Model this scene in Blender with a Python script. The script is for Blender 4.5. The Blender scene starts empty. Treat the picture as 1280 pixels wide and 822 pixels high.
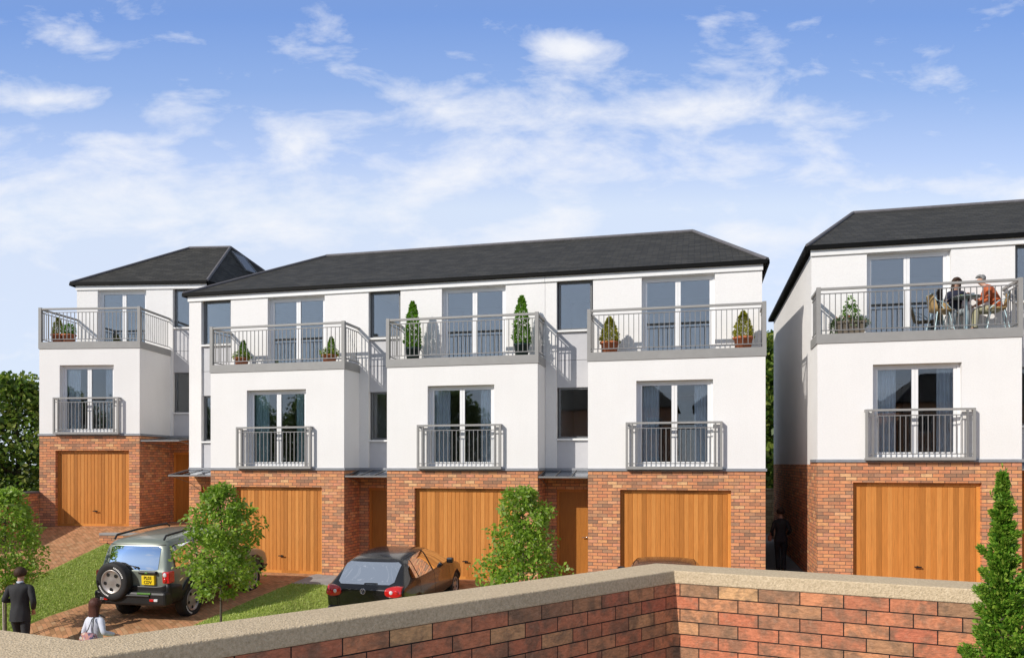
import bpy, bmesh, math, random
from mathutils import Vector, Matrix, Euler
from mathutils.bvhtree import BVHTree
R = math.radians
sin, cos, tan, atan, pi = math.sin, math.cos, math.tan, math.atan, math.pi
random.seed(11)
SC = bpy.context.scene
COL = SC.collection
F, TH, HOR, EYE = 965.0, R(13.4), 579.0, 2.81

def lerp(a, b, t): return a + (b - a) * t
def clamp(t, a=0.0, b=1.0): return max(a, min(b, t))
def smooth(t): t = clamp(t); return t * t * (3 - 2 * t)

# ------------------------------------------------------------------ materials
class NT:
    def __init__(s, name):
        s.m = bpy.data.materials.new(name); s.m.use_nodes = True
        s.t = s.m.node_tree; s.n = s.t.nodes; s.l = s.t.links
        s.b = s.n['Principled BSDF']; s.out = s.n['Material Output']
    def a(s, kind, **kw):
        n = s.n.new(kind)
        for k, v in kw.items(): setattr(n, k, v)
        return n
    def lk(s, a, b): s.l.new(a, b)
    def coord(s, which='Object', scale=(1, 1, 1), rot=(0, 0, 0)):
        c = s.a('ShaderNodeTexCoord'); m = s.a('ShaderNodeMapping')
        m.inputs['Scale'].default_value = scale; m.inputs['Rotation'].default_value = rot
        s.lk(c.outputs[which], m.inputs['Vector']); return m.outputs[0]
    def noise(s, vec, scale, detail=4, rough=.55, dist=0):
        n = s.a('ShaderNodeTexNoise'); n.inputs['Scale'].default_value = scale
        n.inputs['Detail'].default_value = detail; n.inputs['Roughness'].default_value = rough
        n.inputs['Distortion'].default_value = dist
        s.lk(vec, n.inputs['Vector']); return n.outputs['Fac']
    def ramp(s, fac, stops, interp='LINEAR'):
        r = s.a('ShaderNodeValToRGB'); cr = r.color_ramp; cr.interpolation = interp
        while len(cr.elements) < len(stops): cr.elements.new(.5)
        for e, (p, c) in zip(cr.elements, stops):
            e.position = p; e.color = (c[0], c[1], c[2], 1) if not isinstance(c, (int, float)) else (c, c, c, 1)
        s.lk(fac, r.inputs['Fac']); return r.outputs['Color']
    def mix(s, fac, a, b, mode='MIX'):
        m = s.a('ShaderNodeMix', data_type='RGBA', blend_type=mode)
        for sock, v in ((m.inputs['Factor'], fac), (m.inputs['A'], a), (m.inputs['B'], b)):
            if isinstance(v, (int, float)): sock.default_value = v
            elif isinstance(v, tuple): sock.default_value = (v[0], v[1], v[2], 1)
            else: s.lk(v, sock)
        return m.outputs['Result']
    def math(s, op, a, b=0.0, c=0.0):
        m = s.a('ShaderNodeMath', operation=op)
        for i, v in enumerate((a, b, c)):
            if isinstance(v, (int, float)): m.inputs[i].default_value = v
            else: s.lk(v, m.inputs[i])
        return m.outputs[0]
    def bump(s, h, strength=.3, dist=.01, prev=None):
        b = s.a('ShaderNodeBump'); b.inputs['Strength'].default_value = strength
        b.inputs['Distance'].default_value = dist
        s.lk(h, b.inputs['Height'])
        if prev is not None: s.lk(prev, b.inputs['Normal'])
        s.lk(b.outputs[0], s.b.inputs['Normal']); return b.outputs[0]
    def base(s, c):
        if isinstance(c, tuple): s.b.inputs['Base Color'].default_value = (c[0], c[1], c[2], 1)
        else: s.lk(c, s.b.inputs['Base Color'])
    def set(s, rough=.5, metal=0, spec=.5, coat=0):
        s.b.inputs['Roughness'].default_value = rough; s.b.inputs['Metallic'].default_value = metal
        s.b.inputs['Specular IOR Level'].default_value = spec; s.b.inputs['Coat Weight'].default_value = coat
        s.b.inputs['Coat Roughness'].default_value = .03

def simple(name, col, rough=.5, metal=0, var=.12, vs=6, bump=0, bs=60, spec=.5, coat=0, dist=.005):
    t = NT(name); v = t.coord()
    f = t.noise(v, vs)
    t.base(t.mix(t.ramp(f, [(.3, 0), (.7, 1)]), tuple(c * (1 - var) for c in col), tuple(min(1, c * (1 + var)) for c in col)))
    t.set(rough, metal, spec, coat)
    if bump: t.bump(t.noise(v, bs, 3), bump, dist)
    return t.m

def brick_mat(name, stops, bw=.225, bh=.075, mortar=.010, mcol=(.10, .085, .07), bump=.5, grain=90, stain=.35, dist=.006, streak=.35):
    t = NT(name); v = t.coord('UV')
    b = t.a('ShaderNodeTexBrick'); t.lk(v, b.inputs['Vector'])
    b.inputs['Color1'].default_value = (0, 0, 0, 1); b.inputs['Color2'].default_value = (1, 1, 1, 1)
    b.inputs['Mortar'].default_value = (0, 0, 0, 1)
    b.inputs['Scale'].default_value = 1; b.inputs['Brick Width'].default_value = bw
    b.inputs['Row Height'].default_value = bh; b.inputs['Mortar Size'].default_value = mortar / 2
    b.inputs['Mortar Smooth'].default_value = .15; b.inputs['Bias'].default_value = 0
    c = t.ramp(b.outputs['Color'], stops, 'LINEAR')
    n1 = t.noise(v, 9, 5, .65, .4); n2 = t.noise(t.coord('UV', (.45, 1, 1)), grain, 4, .7, .6)
    c = t.mix(t.math('MULTIPLY', t.ramp(n1, [(.45, 0), (.62, 1)]), stain), c, (.24, .16, .105))
    c = t.mix(streak, c, t.ramp(n2, [(.32, .42), (.66, 1.05)]), 'MULTIPLY')
    n3 = t.noise(v, 30, 3, .7)
    c = t.mix(t.math('MULTIPLY', t.ramp(n3, [(.56, 0), (.72, 1)]), .35), c, (.62, .36, .24))
    big = t.noise(t.coord('Object'), .8, 3)
    c = t.mix(.2, c, t.ramp(big, [(.3, .75), (.7, 1.0)]), 'MULTIPLY')
    c = t.mix(b.outputs['Fac'], c, mcol)
    t.base(c); t.set(.85, spec=.25)
    h = t.math('ADD', t.math('MULTIPLY', t.math('SUBTRACT', 1.0, b.outputs['Fac']), 1.0), t.math('MULTIPLY', n2, .6))
    t.bump(h, bump, dist)
    return t.m

def glass_mat(name, tint=(.62, .68, .72), refl=.16):
    t = NT(name)
    t.n.remove(t.b)
    tr = t.a('ShaderNodeBsdfTransparent'); tr.inputs[0].default_value = (*tint, 1)
    gl = t.a('ShaderNodeBsdfGlossy'); gl.inputs['Roughness'].default_value = .015
    gl.inputs['Color'].default_value = (.92, .96, 1, 1)
    fr = t.a('ShaderNodeFresnel'); fr.inputs['IOR'].default_value = 1.55
    v = t.coord(); bp = t.a('ShaderNodeBump'); bp.inputs['Strength'].default_value = .05; bp.inputs['Distance'].default_value = .01
    t.lk(t.noise(v, 1.3, 2), bp.inputs['Height']); t.lk(bp.outputs[0], gl.inputs['Normal'])
    f = t.math('ADD', fr.outputs[0], refl)
    mx = t.a('ShaderNodeMixShader'); t.lk(f, mx.inputs[0]); t.lk(tr.outputs[0], mx.inputs[1]); t.lk(gl.outputs[0], mx.inputs[2])
    t.lk(mx.outputs[0], t.out.inputs[0])
    return t.m

def leaf_mat(name, cols, trans=.3, rough=.45, tw=(.25, .45, .05)):
    t = NT(name)
    g = t.a('ShaderNodeNewGeometry')
    c = t.ramp(g.outputs['Random Per Island'], [(i / (len(cols) - 1), k) for i, k in enumerate(cols)])
    t.base(c); t.set(rough, spec=.35)
    tl = t.a('ShaderNodeBsdfTranslucent'); t.lk(t.mix(.5, c, tw), tl.inputs[0])
    mx = t.a('ShaderNodeMixShader'); mx.inputs[0].default_value = trans
    t.lk(t.b.outputs[0], mx.inputs[1]); t.lk(tl.outputs[0], mx.inputs[2]); t.lk(mx.outputs[0], t.out.inputs[0])
    return t.m

def wood_mat(name, col, board=.105, rough=.42):
    t = NT(name); v = t.coord('UV')
    sx = t.a('ShaderNodeSeparateXYZ'); t.lk(v, sx.inputs[0])
    bid = t.math('FLOOR', t.math('DIVIDE', sx.outputs[0], board))
    w = t.a('ShaderNodeTexWhiteNoise', noise_dimensions='1D'); t.lk(bid, w.inputs['W'])
    grain = t.a('ShaderNodeCombineXYZ'); t.lk(t.math('MULTIPLY', sx.outputs[0], 40), grain.inputs[0])
    t.lk(t.math('MULTIPLY', sx.outputs[1], 1.6), grain.inputs[1]); t.lk(t.math('MULTIPLY', bid, 3.7), grain.inputs[2])
    g = t.noise(grain.outputs[0], 1.6, 5, .6, .6)
    c = t.ramp(w.outputs['Value'], [(0, tuple(k * .78 for k in col)), (.5, col), (1, (col[0] * 1.18, col[1] * 1.3, col[2] * 1.5))])
    c = t.mix(.55, c, t.ramp(g, [(.3, .55), (.65, 1.0)]), 'MULTIPLY')
    t.base(c); t.set(rough, spec=.3)
    t.bump(g, .12, .003)
    return t.m

BR = [(0, (.37, .20, .12)), (.14, (.58, .25, .13)), (.30, (.76, .31, .14)), (.42, (.86, .42, .18)), (.55, (.72, .27, .135)),
      (.68, (.84, .37, .17)), (.80, (.46, .26, .155)), (.90, (.78, .32, .18)), (1, (.88, .52, .25))]
FBR = [(0, (.44, .265, .15)), (.15, (.62, .22, .12)), (.32, (.76, .29, .15)), (.48, (.70, .235, .125)), (.62, (.47, .265, .145)),
       (.75, (.82, .36, .175)), (.88, (.66, .21, .12)), (1, (.84, .49, .235))]
M = {}
M['brick'] = brick_mat('house_brick', BR, .225, .075, .011, (.105, .08, .065), grain=60, stain=.3)
M['fbrick'] = brick_mat('boundary_brick', FBR, .225, .0755, .006, (.018, .016, .015), bump=1.0, grain=62, stain=.7, dist=.012, streak=.62)
t = NT('white_roughcast'); v = t.coord()
f = t.noise(v, .7, 4, .6); g = t.noise(v, 34, 4, .7); st = t.noise(t.coord('Object', (9, 9, .45)), 1.0, 4, .6)
c = t.mix(t.ramp(f, [(.3, 0), (.7, 1)]), (.795, .784, .770), (.835, .824, .81))
c = t.mix(.22, c, t.ramp(g, [(.3, .78), (.6, 1)]), 'MULTIPLY'); c = t.mix(.05, c, t.ramp(st, [(.35, .8), (.6, 1)]), 'MULTIPLY')
t.base(c); t.set(.9, spec=.2); t.bump(g, .45, .012); M['render'] = t.m
t = NT('slate'); v = t.coord('UV')
b = t.a('ShaderNodeTexBrick'); t.lk(v, b.inputs['Vector'])
for k, val in (('Color1', (0, 0, 0, 1)), ('Color2', (1, 1, 1, 1)), ('Mortar', (0, 0, 0, 1)), ('Scale', 1), ('Brick Width', .30), ('Row Height', .125), ('Mortar Size', .009), ('Mortar Smooth', .3)):
    b.inputs[k].default_value = val
sx = t.a('ShaderNodeSeparateXYZ'); t.lk(v, sx.inputs[0])
saw = t.math('FRACT', t.math('DIVIDE', sx.outputs[1], .125))
n = t.noise(v, 14, 4, .7)
c = t.ramp(b.outputs['Color'], [(0, (.034, .033, .029)), (.5, (.046, .044, .038)), (1, (.066, .063, .055))])
c = t.mix(.4, c, t.ramp(n, [(.3, .6), (.7, 1)]), 'MULTIPLY')
c = t.mix(b.outputs['Fac'], c, (.012, .012, .013))
t.base(c); t.set(.7, spec=.2)
t.bump(t.math('ADD', t.math('SUBTRACT', 1, saw), t.math('MULTIPLY', n, .3)), .8, .014); M['slate'] = t.m
M['ridge'] = simple('ridge_tile', (.125, .12, .13), .7, var=.15, bump=.2)
M['gutter'] = simple('black_gutter', (.004, .004, .004), .6, var=.2, spec=.1)
M['whitetrim'] = simple('white_trim', (.80, .80, .79), .45, var=.03)
M['frame'] = simple('window_frame_white', (.82, .82, .82), .3, var=.02)
M['dframe'] = simple('window_frame_grey', (.13, .135, .14), .4, var=.05)
M['grey'] = simple('grey_painted_steel', (.29, .285, .275), .5, metal=0, var=.05, bump=.05)
M['rail'] = simple('galvanised_rail', (.23, .225, .22), .42, metal=.2, var=.08)
M['panel'] = simple('grey_cladding', (.52, .52, .54), .5, var=.03)
M['lead'] = simple('lead_ledge', (.26, .27, .29), .55, var=.1)
M['glass'] = glass_mat('window_glass', (.84, .87, .88), .13)
M['glassl'] = glass_mat('first_floor_glass', (.92, .94, .95), .035)
M['canopyglass'] = glass_mat('canopy_glass', (.45, .52, .58), .18)
M['oak'] = wood_mat('oak_garage_boards', (.58, .222, .048))
M['oakf'] = wood_mat('oak_frame', (.64, .25, .05), .5)
M['oakd'] = wood_mat('oak_entrance_door', (.50, .195, .035), .31)
M['black'] = simple('black_iron', (.015, .014, .013), .4, var=.2)
M['chrome'] = simple('brushed_chrome', (.6, .6, .6), .25, metal=1, var=.05)
M['plaster'] = simple('interior_plaster', (.62, .59, .56), .9, var=.05)
M['curtain'] = simple('curtain_cloth', (.78, .82, .84), .9, var=.08)
M['curtaing'] = simple('green_curtain_cloth', (.50, .66, .64), .9, var=.08)
t = NT('block_paving'); v = t.coord('UV', rot=(0, 0, R(38)))
b = t.a('ShaderNodeTexBrick'); t.lk(v, b.inputs['Vector'])
for k, val in (('Color1', (0, 0, 0, 1)), ('Color2', (1, 1, 1, 1)), ('Mortar', (0, 0, 0, 1)), ('Scale', 1), ('Brick Width', .2), ('Row Height', .08), ('Mortar Size', .003), ('Mortar Smooth', .2)):
    b.inputs[k].default_value = val
n = t.noise(v, 3, 5, .7); n2 = t.noise(v, 40, 3, .7)
c = t.ramp(b.outputs['Color'], [(0, (.40, .21, .10)), (.35, (.52, .27, .13)), (.7, (.64, .31, .155)), (1, (.56, .34, .18))])
c = t.mix(.5, c, t.ramp(n, [(.3, .6), (.7, 1)]), 'MULTIPLY'); c = t.mix(.4, c, t.ramp(n2, [(.3, .6), (.7, 1)]), 'MULTIPLY')
c = t.mix(t.math('MULTIPLY', b.outputs['Fac'], .6), c, (.14, .09, .06)); t.base(c); t.set(.85, spec=.2)
t.bump(t.math('ADD', t.math('SUBTRACT', 1, b.outputs['Fac']), t.math('MULTIPLY', n2, .4)), .5, .006); M['paver'] = t.m
t = NT('lawn_turf'); v = t.coord('Object')
n = t.noise(v, 1.1, 4, .6); n2 = t.noise(v, 28, 4, .75)
c = t.ramp(n, [(.3, (.31, .38, .08)), (.7, (.40, .47, .11))]); c = t.mix(.6, c, t.ramp(n2, [(.3, .6), (.7, 1)]), 'MULTIPLY')
t.base(c); t.set(.9, spec=.15); t.bump(n2, .6, .02); M['turf'] = t.m
M['path'] = simple('concrete_path', (.30, .29, .28), .85, var=.15, vs=3, bump=.3)
M['alley'] = simple('alley_tarmac', (.17, .165, .16), .9, var=.2, vs=12, bump=.4)
M['asphalt'] = simple('asphalt', (.05, .05, .052), .9, var=.2, vs=20, bump=.5)
M['soil'] = simple('rough_ground', (.12, .14, .05), .95, var=.3, vs=2, bump=.5, bs=10)
t = NT('pebble_coping'); v = t.coord()
vo = t.a('ShaderNodeTexVoronoi'); vo.inputs['Scale'].default_value = 130; t.lk(v, vo.inputs['Vector'])
n = t.noise(v, 75, 3, .7); n2 = t.noise(v, 3, 4, .6)
c = t.ramp(n, [(.28, (.46, .365, .235)), (.5, (.62, .49, .325)), (.72, (.76, .62, .43))])
c = t.mix(.3, c, t.ramp(n2, [(.3, .7), (.7, 1)]), 'MULTIPLY')
t.base(c); t.set(.9, spec=.2)
t.bump(t.math('ADD', n, t.math('MULTIPLY', vo.outputs['Distance'], .6)), .75, .006); M['coping'] = t.m
M['stone'] = brick_mat('yellow_stone_wall', [(0, (.30, .25, .15)), (.5, (.42, .35, .21)), (1, (.5, .43, .28))], .45, .15, .014, (.14, .12, .09))
M['terracotta'] = simple('terracotta', (.50, .155, .065), .8, var=.15, bump=.2)
M['greenpot'] = simple('dark_green_pot', (.012, .035, .028), .35, var=.15)
M['wetwood'] = simple('weathered_planter', (.13, .105, .075), .7, var=.25)
M['bark'] = simple('bark', (.10, .085, .06), .9, var=.3, vs=20, bump=.8, bs=30)
M['stake'] = simple('pale_stake', (.50, .44, .38), .8, var=.15)
M['leafA'] = leaf_mat('fresh_leaves', [(.13, .25, .02), (.28, .44, .04), (.42, .58, .08), (.18, .33, .03), (.50, .58, .22)], .48)
M['leafR'] = leaf_mat('tip_leaves', [(.30, .17, .09), (.25, .26, .09), (.20, .30, .10)])
M['leafC'] = leaf_mat('conifer_leaves', [(.05, .14, .012), (.11, .26, .02), (.20, .38, .03), (.36, .46, .07)], .35)
M['leafM'] = leaf_mat('lime_leaves', [(.09, .24, .015), (.18, .38, .03), (.13, .30, .02)], .3)
M['leafY'] = leaf_mat('golden_leaves', [(.28, .27, .015), (.44, .40, .03), (.52, .45, .07)], .35)
M['leafL'] = leaf_mat('yellow_green_leaves', [(.22, .32, .03), (.34, .40, .06), (.14, .26, .03)], .3)
M['leafG'] = leaf_mat('grey_green_leaves', [(.12, .18, .09), (.19, .25, .14), (.09, .15, .05)], .2)
M['leafB'] = leaf_mat('woodland_leaves', [(.03, .07, .012), (.08, .14, .02), (.17, .23, .04), (.30, .33, .07)], .35)
M['flower'] = leaf_mat('orange_petals', [(.55, .22, .05), (.6, .1, .1)], .2)
M['grassb'] = leaf_mat('grass_blades', [(.28, .40, .06), (.42, .52, .11), (.55, .58, .20)], .25)
M['skin'] = simple('skin', (.52, .30, .21), .55, var=.06)
M['suit'] = simple('charcoal_suit', (.022, .023, .026), .8, var=.2, bump=.2)
M['shirt'] = simple('pale_shirt', (.55, .62, .75), .8, var=.05)
M['whitewool'] = simple('white_knit', (.62, .65, .74), .85, var=.06, bump=.3)
M['jean'] = simple('dark_trousers', (.03, .035, .05), .85, var=.15)
M["hair"] = simple("auburn_hair", (.085, .032, .022), .6, var=.4, vs=90, bump=.5, bs=120, spec=.25)
M["hairb"] = simple("brown_hair", (.055, .032, .022), .65, var=.4, vs=90, bump=.5, bs=120, spec=.2)
M['hairg'] = simple('grey_hair', (.20, .20, .20), .6, var=.2, vs=60)
M['navy'] = simple('navy_jumper', (.012, .015, .035), .85, var=.15)
M['orange'] = simple('rust_sweater', (.48, .115, .04), .85, var=.1)
M['khaki'] = simple('khaki_cloth', (.36, .34, .22), .85, var=.08)
M['greycl'] = simple('grey_cloth', (.28, .31, .32), .85, var=.1)
M['shoe'] = simple('dark_shoe', (.02, .015, .014), .4, var=.1)
t = NT('patchwork_fabric'); vo = t.a('ShaderNodeTexVoronoi'); vo.inputs['Scale'].default_value = 28; t.lk(t.coord(), vo.inputs['Vector'])
sx = t.a('ShaderNodeSeparateColor'); t.lk(vo.outputs['Color'], sx.inputs[0])
t.base(t.ramp(sx.outputs[0], [(0, (.5, .25, .2)), (.3, (.55, .5, .42)), (.5, (.10, .09, .16)), (.75, (.4, .2, .25)), (1, (.6, .58, .5))], 'CONSTANT')); t.set(.8); M['patch'] = t.m
M['strap'] = simple('grey_strap', (.07, .075, .08), .6)
M['leather'] = simple('tan_leather', (.30, .12, .07), .5)
M['suvpaint'] = simple('sage_metallic_paint', (.21, .24, .20), .3, metal=.25, var=.04, coat=.6)
M['blackpaint'] = simple('black_metallic_paint', (.010, .010, .012), .25, metal=0, var=.1, coat=.55)
M['plastic'] = simple('black_plastic', (.012, .012, .013), .45, var=.15, bump=.1)
M['tyre'] = simple('tyre_rubber', (.014, .014, .015), .75, var=.2, bump=.3)
M['alloy'] = simple('alloy_rim', (.42, .39, .37), .35, metal=.5, var=.06)
M['dark'] = simple('dark_void', (.004, .004, .004), .9)
M['carglass'] = glass_mat('car_glass', (.22, .24, .25), .14)
M['carrear'] = glass_mat('rear_screen_glass', (.18, .22, .26), .5)
M['seatcloth'] = simple('car_seat_cloth', (.10, .10, .10), .9)
M['lamp'] = simple('red_lamp_lens', (.55, .012, .012), .15, var=.1, coat=1)
M['lampw'] = simple('clear_lamp_lens', (.7, .7, .72), .12, coat=1)
M['yellow'] = simple('yellow_plate', (.85, .62, .02), .4, var=.03)
M['lettering'] = simple('plate_lettering', (.01, .01, .01), .4)
M['whiteletter'] = simple('white_lettering', (.7, .7, .68), .5)
M['greenlabel'] = simple('green_label', (.10, .24, .05), .4, var=.3, vs=80)
M['emblem'] = simple('silver_emblem', (.75, .76, .78), .2, metal=.6)
M['wicker'] = simple('tan_chair_shell', (.36, .24, .10), .6, var=.15)
M['bluetube'] = simple('pale_blue_tube', (.42, .56, .60), .35, metal=.2)
M['tabletop'] = simple('grey_blue_table_top', (.20, .27, .29), .4)

# ------------------------------------------------------------------ mesh builder
class MB:
    def __init__(s): s.v = []; s.f = []; s.uv = []; s.mi = []; s.m = 0; s.sm = []
    def face(s, pts, uv=None, smooth=False):
        i = len(s.v); s.v += [tuple(p) for p in pts]; s.f.append(tuple(range(i, i + len(pts)))); s.uv.append(uv); s.mi.append(s.m); s.sm.append(smooth)
    def box(s, x0, x1, y0, y1, z0, z1):
        if x1 < x0: x0, x1 = x1, x0
        i = len(s.v)
        s.v += [(x0, y0, z0), (x1, y0, z0), (x1, y1, z0), (x0, y1, z0), (x0, y0, z1), (x1, y0, z1), (x1, y1, z1), (x0, y1, z1)]
        for q in ((0, 3, 2, 1), (4, 5, 6, 7), (0, 1, 5, 4), (1, 2, 6, 5), (2, 3, 7, 6), (3, 0, 4, 7)):
            s.f.append(tuple(i + k for k in q)); s.uv.append(None); s.mi.append(s.m); s.sm.append(False)
    def prism(s, poly, z0, z1):
        n = len(poly); a = [(p[0], p[1], z0) for p in poly]; b = [(p[0], p[1], z1) for p in poly]
        s.face(b); s.face(a[::-1])
        for i in range(n):
            j = (i + 1) % n; s.face([a[i], a[j], b[j], b[i]])
    def grid(s, rows, smooth=True, close=False, uv=None):
        nr, nc = len(rows), len(rows[0]); i0 = len(s.v)
        for r in rows: s.v += [tuple(p) for p in r]
        for a in range(nr - 1):
            for b in range(nc if close else nc - 1):
                b2 = (b + 1) % nc
                s.f.append((i0 + a * nc + b, i0 + a * nc + b2, i0 + (a + 1) * nc + b2, i0 + (a + 1) * nc + b))
                s.uv.append([uv[a][b], uv[a][b2], uv[a + 1][b2], uv[a + 1][b]] if uv else None); s.mi.append(s.m); s.sm.append(smooth)
    def tube(s, pts, r, n=8, r1=None, cap=True):
        pts = [Vector(p) for p in pts]; rings = []
        for k, p in enumerate(pts):
            d = (pts[min(k + 1, len(pts) - 1)] - pts[max(k - 1, 0)]).normalized()
            up = Vector((0, 0, 1)) if abs(d.z) < .9 else Vector((1, 0, 0))
            a = d.cross(up).normalized(); b = d.cross(a)
            rr = r if r1 is None else lerp(r, r1, k / max(1, len(pts) - 1))
            rings.append([p + a * (rr * cos(2 * pi * j / n)) + b * (rr * sin(2 * pi * j / n)) for j in range(n)])
        s.grid(rings, n > 5, True)
        if cap: s.face(rings[0][::-1]); s.face(rings[-1])
    def lathe(s, prof, n=24, o=(0, 0, 0), axis='z'):
        rows = []
        for r, z in prof:
            row = []
            for j in range(n):
                a = 2 * pi * j / n; p = (r * cos(a), r * sin(a), z)
                if axis == 'x': p = (z, p[0], p[1])
                if axis == 'y': p = (p[0], z, p[1])
                row.append((p[0] + o[0], p[1] + o[1], p[2] + o[2]))
            rows.append(row)
        s.grid(rows, True, True)
    def sphere(s, c, r, n=12, sc=(1, 1, 1)):
        s.lathe([(max(1e-4, r * sin(pi * k / n)) , -r * cos(pi * k / n)) for k in range(n + 1)], n + 4)
        m = (n + 1) * (n + 4)
        for k in range(len(s.v) - m, len(s.v)):
            p = s.v[k]; s.v[k] = (p[0] * sc[0] + c[0], p[1] * sc[1] + c[1], p[2] * sc[2] + c[2])
    def build(s, name, mat, parent=None, bevel=0, loc=None, rz=0):
        me = bpy.data.meshes.new(name); me.from_pydata(s.v, [], s.f)
        mats = mat if isinstance(mat, (list, tuple)) else [mat]
        for m in mats: me.materials.append(m)
        uvl = me.uv_layers.new(name='UVMap'); me.update()
        data = uvl.data
        for p in me.polygons:
            p.material_index = s.mi[p.index]; p.use_smooth = s.sm[p.index]
            u = s.uv[p.index]; n = p.normal
            ax = 2 if abs(n.z) > .7 else (1 if abs(n.y) >= abs(n.x) else 0)
            for k, li in enumerate(p.loop_indices):
                if u: data[li].uv = u[k]
                else:
                    co = me.vertices[p.vertices[k]].co
                    data[li].uv = (co.x, co.y) if ax == 2 else ((co.x, co.z) if ax == 1 else (co.y, co.z))
        o = bpy.data.objects.new(name, me); COL.objects.link(o)
        if parent: o.parent = parent
        if loc: o.location = loc
        o.rotation_euler.z = rz
        if bevel:
            b = o.modifiers.new('bevel', 'BEVEL'); b.width = bevel; b.segments = 2; b.limit_method = 'ANGLE'
        return o

def tag(o, label=None, cat=None, group=None, kind=None):
    if label: o['label'] = label
    if cat: o['category'] = cat
    if group: o['group'] = group
    if kind: o['kind'] = kind
    return o
def empty(name, loc, rz=0, label=None, cat=None, group=None):
    o = bpy.data.objects.new(name, None); COL.objects.link(o); o.location = loc; o.rotation_euler.z = rz
    o.empty_display_size = .2
    return tag(o, label, cat, group)
def kids(o): return [c for c in o.children]
def copy_tree(o, parent=None):
    c = o.copy(); COL.objects.link(c)
    if parent: c.parent = parent
    for ch in kids(o): copy_tree(ch, c)
    return c
def baked(o):
    """replace the object's mesh by its evaluated mesh"""
    dg = bpy.context.evaluated_depsgraph_get(); dg.update()
    me = bpy.data.meshes.new_from_object(o.evaluated_get(dg)); o.modifiers.clear(); o.data = me
    return o

# ------------------------------------------------------------------ camera
cam = bpy.data.cameras.new('camera'); co = bpy.data.objects.new('camera', cam); COL.objects.link(co)
cam.sensor_width = 36; cam.lens = 36 * F / 1280; cam.shift_y = 168 / 1280; cam.clip_end = 3000; cam.clip_start = .05
co.location = (0, 0, EYE); co.rotation_euler = (R(90), 0, TH); SC.camera = co

# ------------------------------------------------------------------ terrain
def pw(x, pts):
    if x <= pts[0][0]: return pts[0][1]
    for (a, b), (c, d) in zip(pts, pts[1:]):
        if x <= c: return lerp(b, d, (x - a) / (c - a))
    return pts[-1][1]
def base(Y): return pw(Y, [(6, -1.05), (10.6, -1.02), (11.3, -.88), (11.9, -.62), (12.5, -.38), (13.1, -.29), (15, -.15), (17.6, 0), (60, .1)])
def H(X, Y):
    h = base(Y)
    h -= .30 * smooth((X + 8.7) / 1.0) * (1 - smooth((X - 1.0) / .8)) * smooth((17.5 - Y) / 2.6)
    h += .2 * smooth((X - 1.9) / .7) * smooth((Y - 13) / 3)
    return h
def edgeA(Y): return -14.25 - (Y - 13.3) * .24
H1R, H1O = R(9.6), (-18.7, 18.78)
def H1(X, Y):
    d = -(-(X - H1O[0]) * sin(H1R) + (Y - H1O[1]) * cos(H1R))
    return .975 - .15 * clamp(d, 0, 7)
def HB(X, Y):
    a = edgeA(Y); t_ = clamp((X - a) / (-12.8 - a))
    return lerp(H1(a, Y), H(-12.8, Y), t_)
def patch(name, mat, fx0, fx1, y0, y1, hf, off=0.0, nx=14, ny=40, kind='structure', dz=0.0):
    rows, uvs = [], []
    for j in range(ny + 1):
        y = lerp(y0, y1, j / ny); a, b = fx0(y) if callable(fx0) else fx0, fx1(y) if callable(fx1) else fx1
        r = [(lerp(a, b, i / nx), y, hf(lerp(a, b, i / nx), y) + dz) for i in range(nx + 1)]
        rows.append(r); uvs.append([(p[0], p[1]) for p in r])
    m = MB(); m.grid(rows, True, uv=uvs); o = m.build(name, mat); o['kind'] = kind; return o
G = MB()
xs = [-900, -300, -100, -50, -30, -24, -20] + [-18 + i * .75 for i in range(45)] + [17, 20, 30, 50, 100, 300, 900]
ys = [-900, -300, -100, -40, -15, 0, 4] + [5 + i * .75 for i in range(40)] + [36, 40, 60, 120, 300, 900]
def HG(x, y):
    if y < 4: return -1.1
    h = base(min(y, 60)) - .12
    if x < -15.2: h = max(h, H1(x, y) - .12 if y > 10 else h)
    return h - (.32 if -9 < x < 2.5 and 8 < y < 17.3 else 0)
G.grid([[(x, y, HG(x, y)) for x in xs] for y in ys], True)
G.build('ground', M['soil'])['kind'] = 'structure'
patch('driveway', M['paver'], -22, edgeA, 9, 17.62, H1)
patch('driveway', M['paver'], -22, -13.72, 17.62, 21.2, H1, ny=20)
lawn1 = patch('lawn', M['turf'], edgeA, -12.8, 9, 17.45, HB, ny=60)
patch('path', M['path'], -13.68, -12.8, 17.45, 18.72, H, ny=8)
patch('driveway', M['paver'], -12.8, -9.4, 7, 18.1, H, ny=60)
lawn2 = patch('lawn', M['turf'], -9.4, -7.6, 7, 16.7, H, ny=60)
patch('path', M['path'], -9.4, -7.6, 16.7, 18.72, H, ny=12)
patch('driveway', M['paver'], -7.6, -4.3, 7, 18.1, H, ny=60)
lawn3 = patch('lawn', M['turf'], -4.3, -2.5, 7, 16.7, H, ny=60)
patch('path', M['path'], -4.3, -2.5, 16.7, 18.72, H, ny=12)
patch('driveway', M['paver'], -2.5, 1.3, 7, 18.1, H, ny=60)
patch('alley', M['alley'], 1.3, 2.62, 7, 30, H, ny=80)
patch('driveway', M['paver'], 2.62, 6.55, 7, 17.9, H, ny=60)
patch('lawn', M['turf'], 6.55, 7.7, 7, 16.7, H, ny=40)
patch('path', M['path'], 6.55, 7.7, 16.7, 18.6, H, ny=12)
patch('driveway', M['paver'], 7.7, 11.6, 7, 17.9, H, ny=60)
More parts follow.
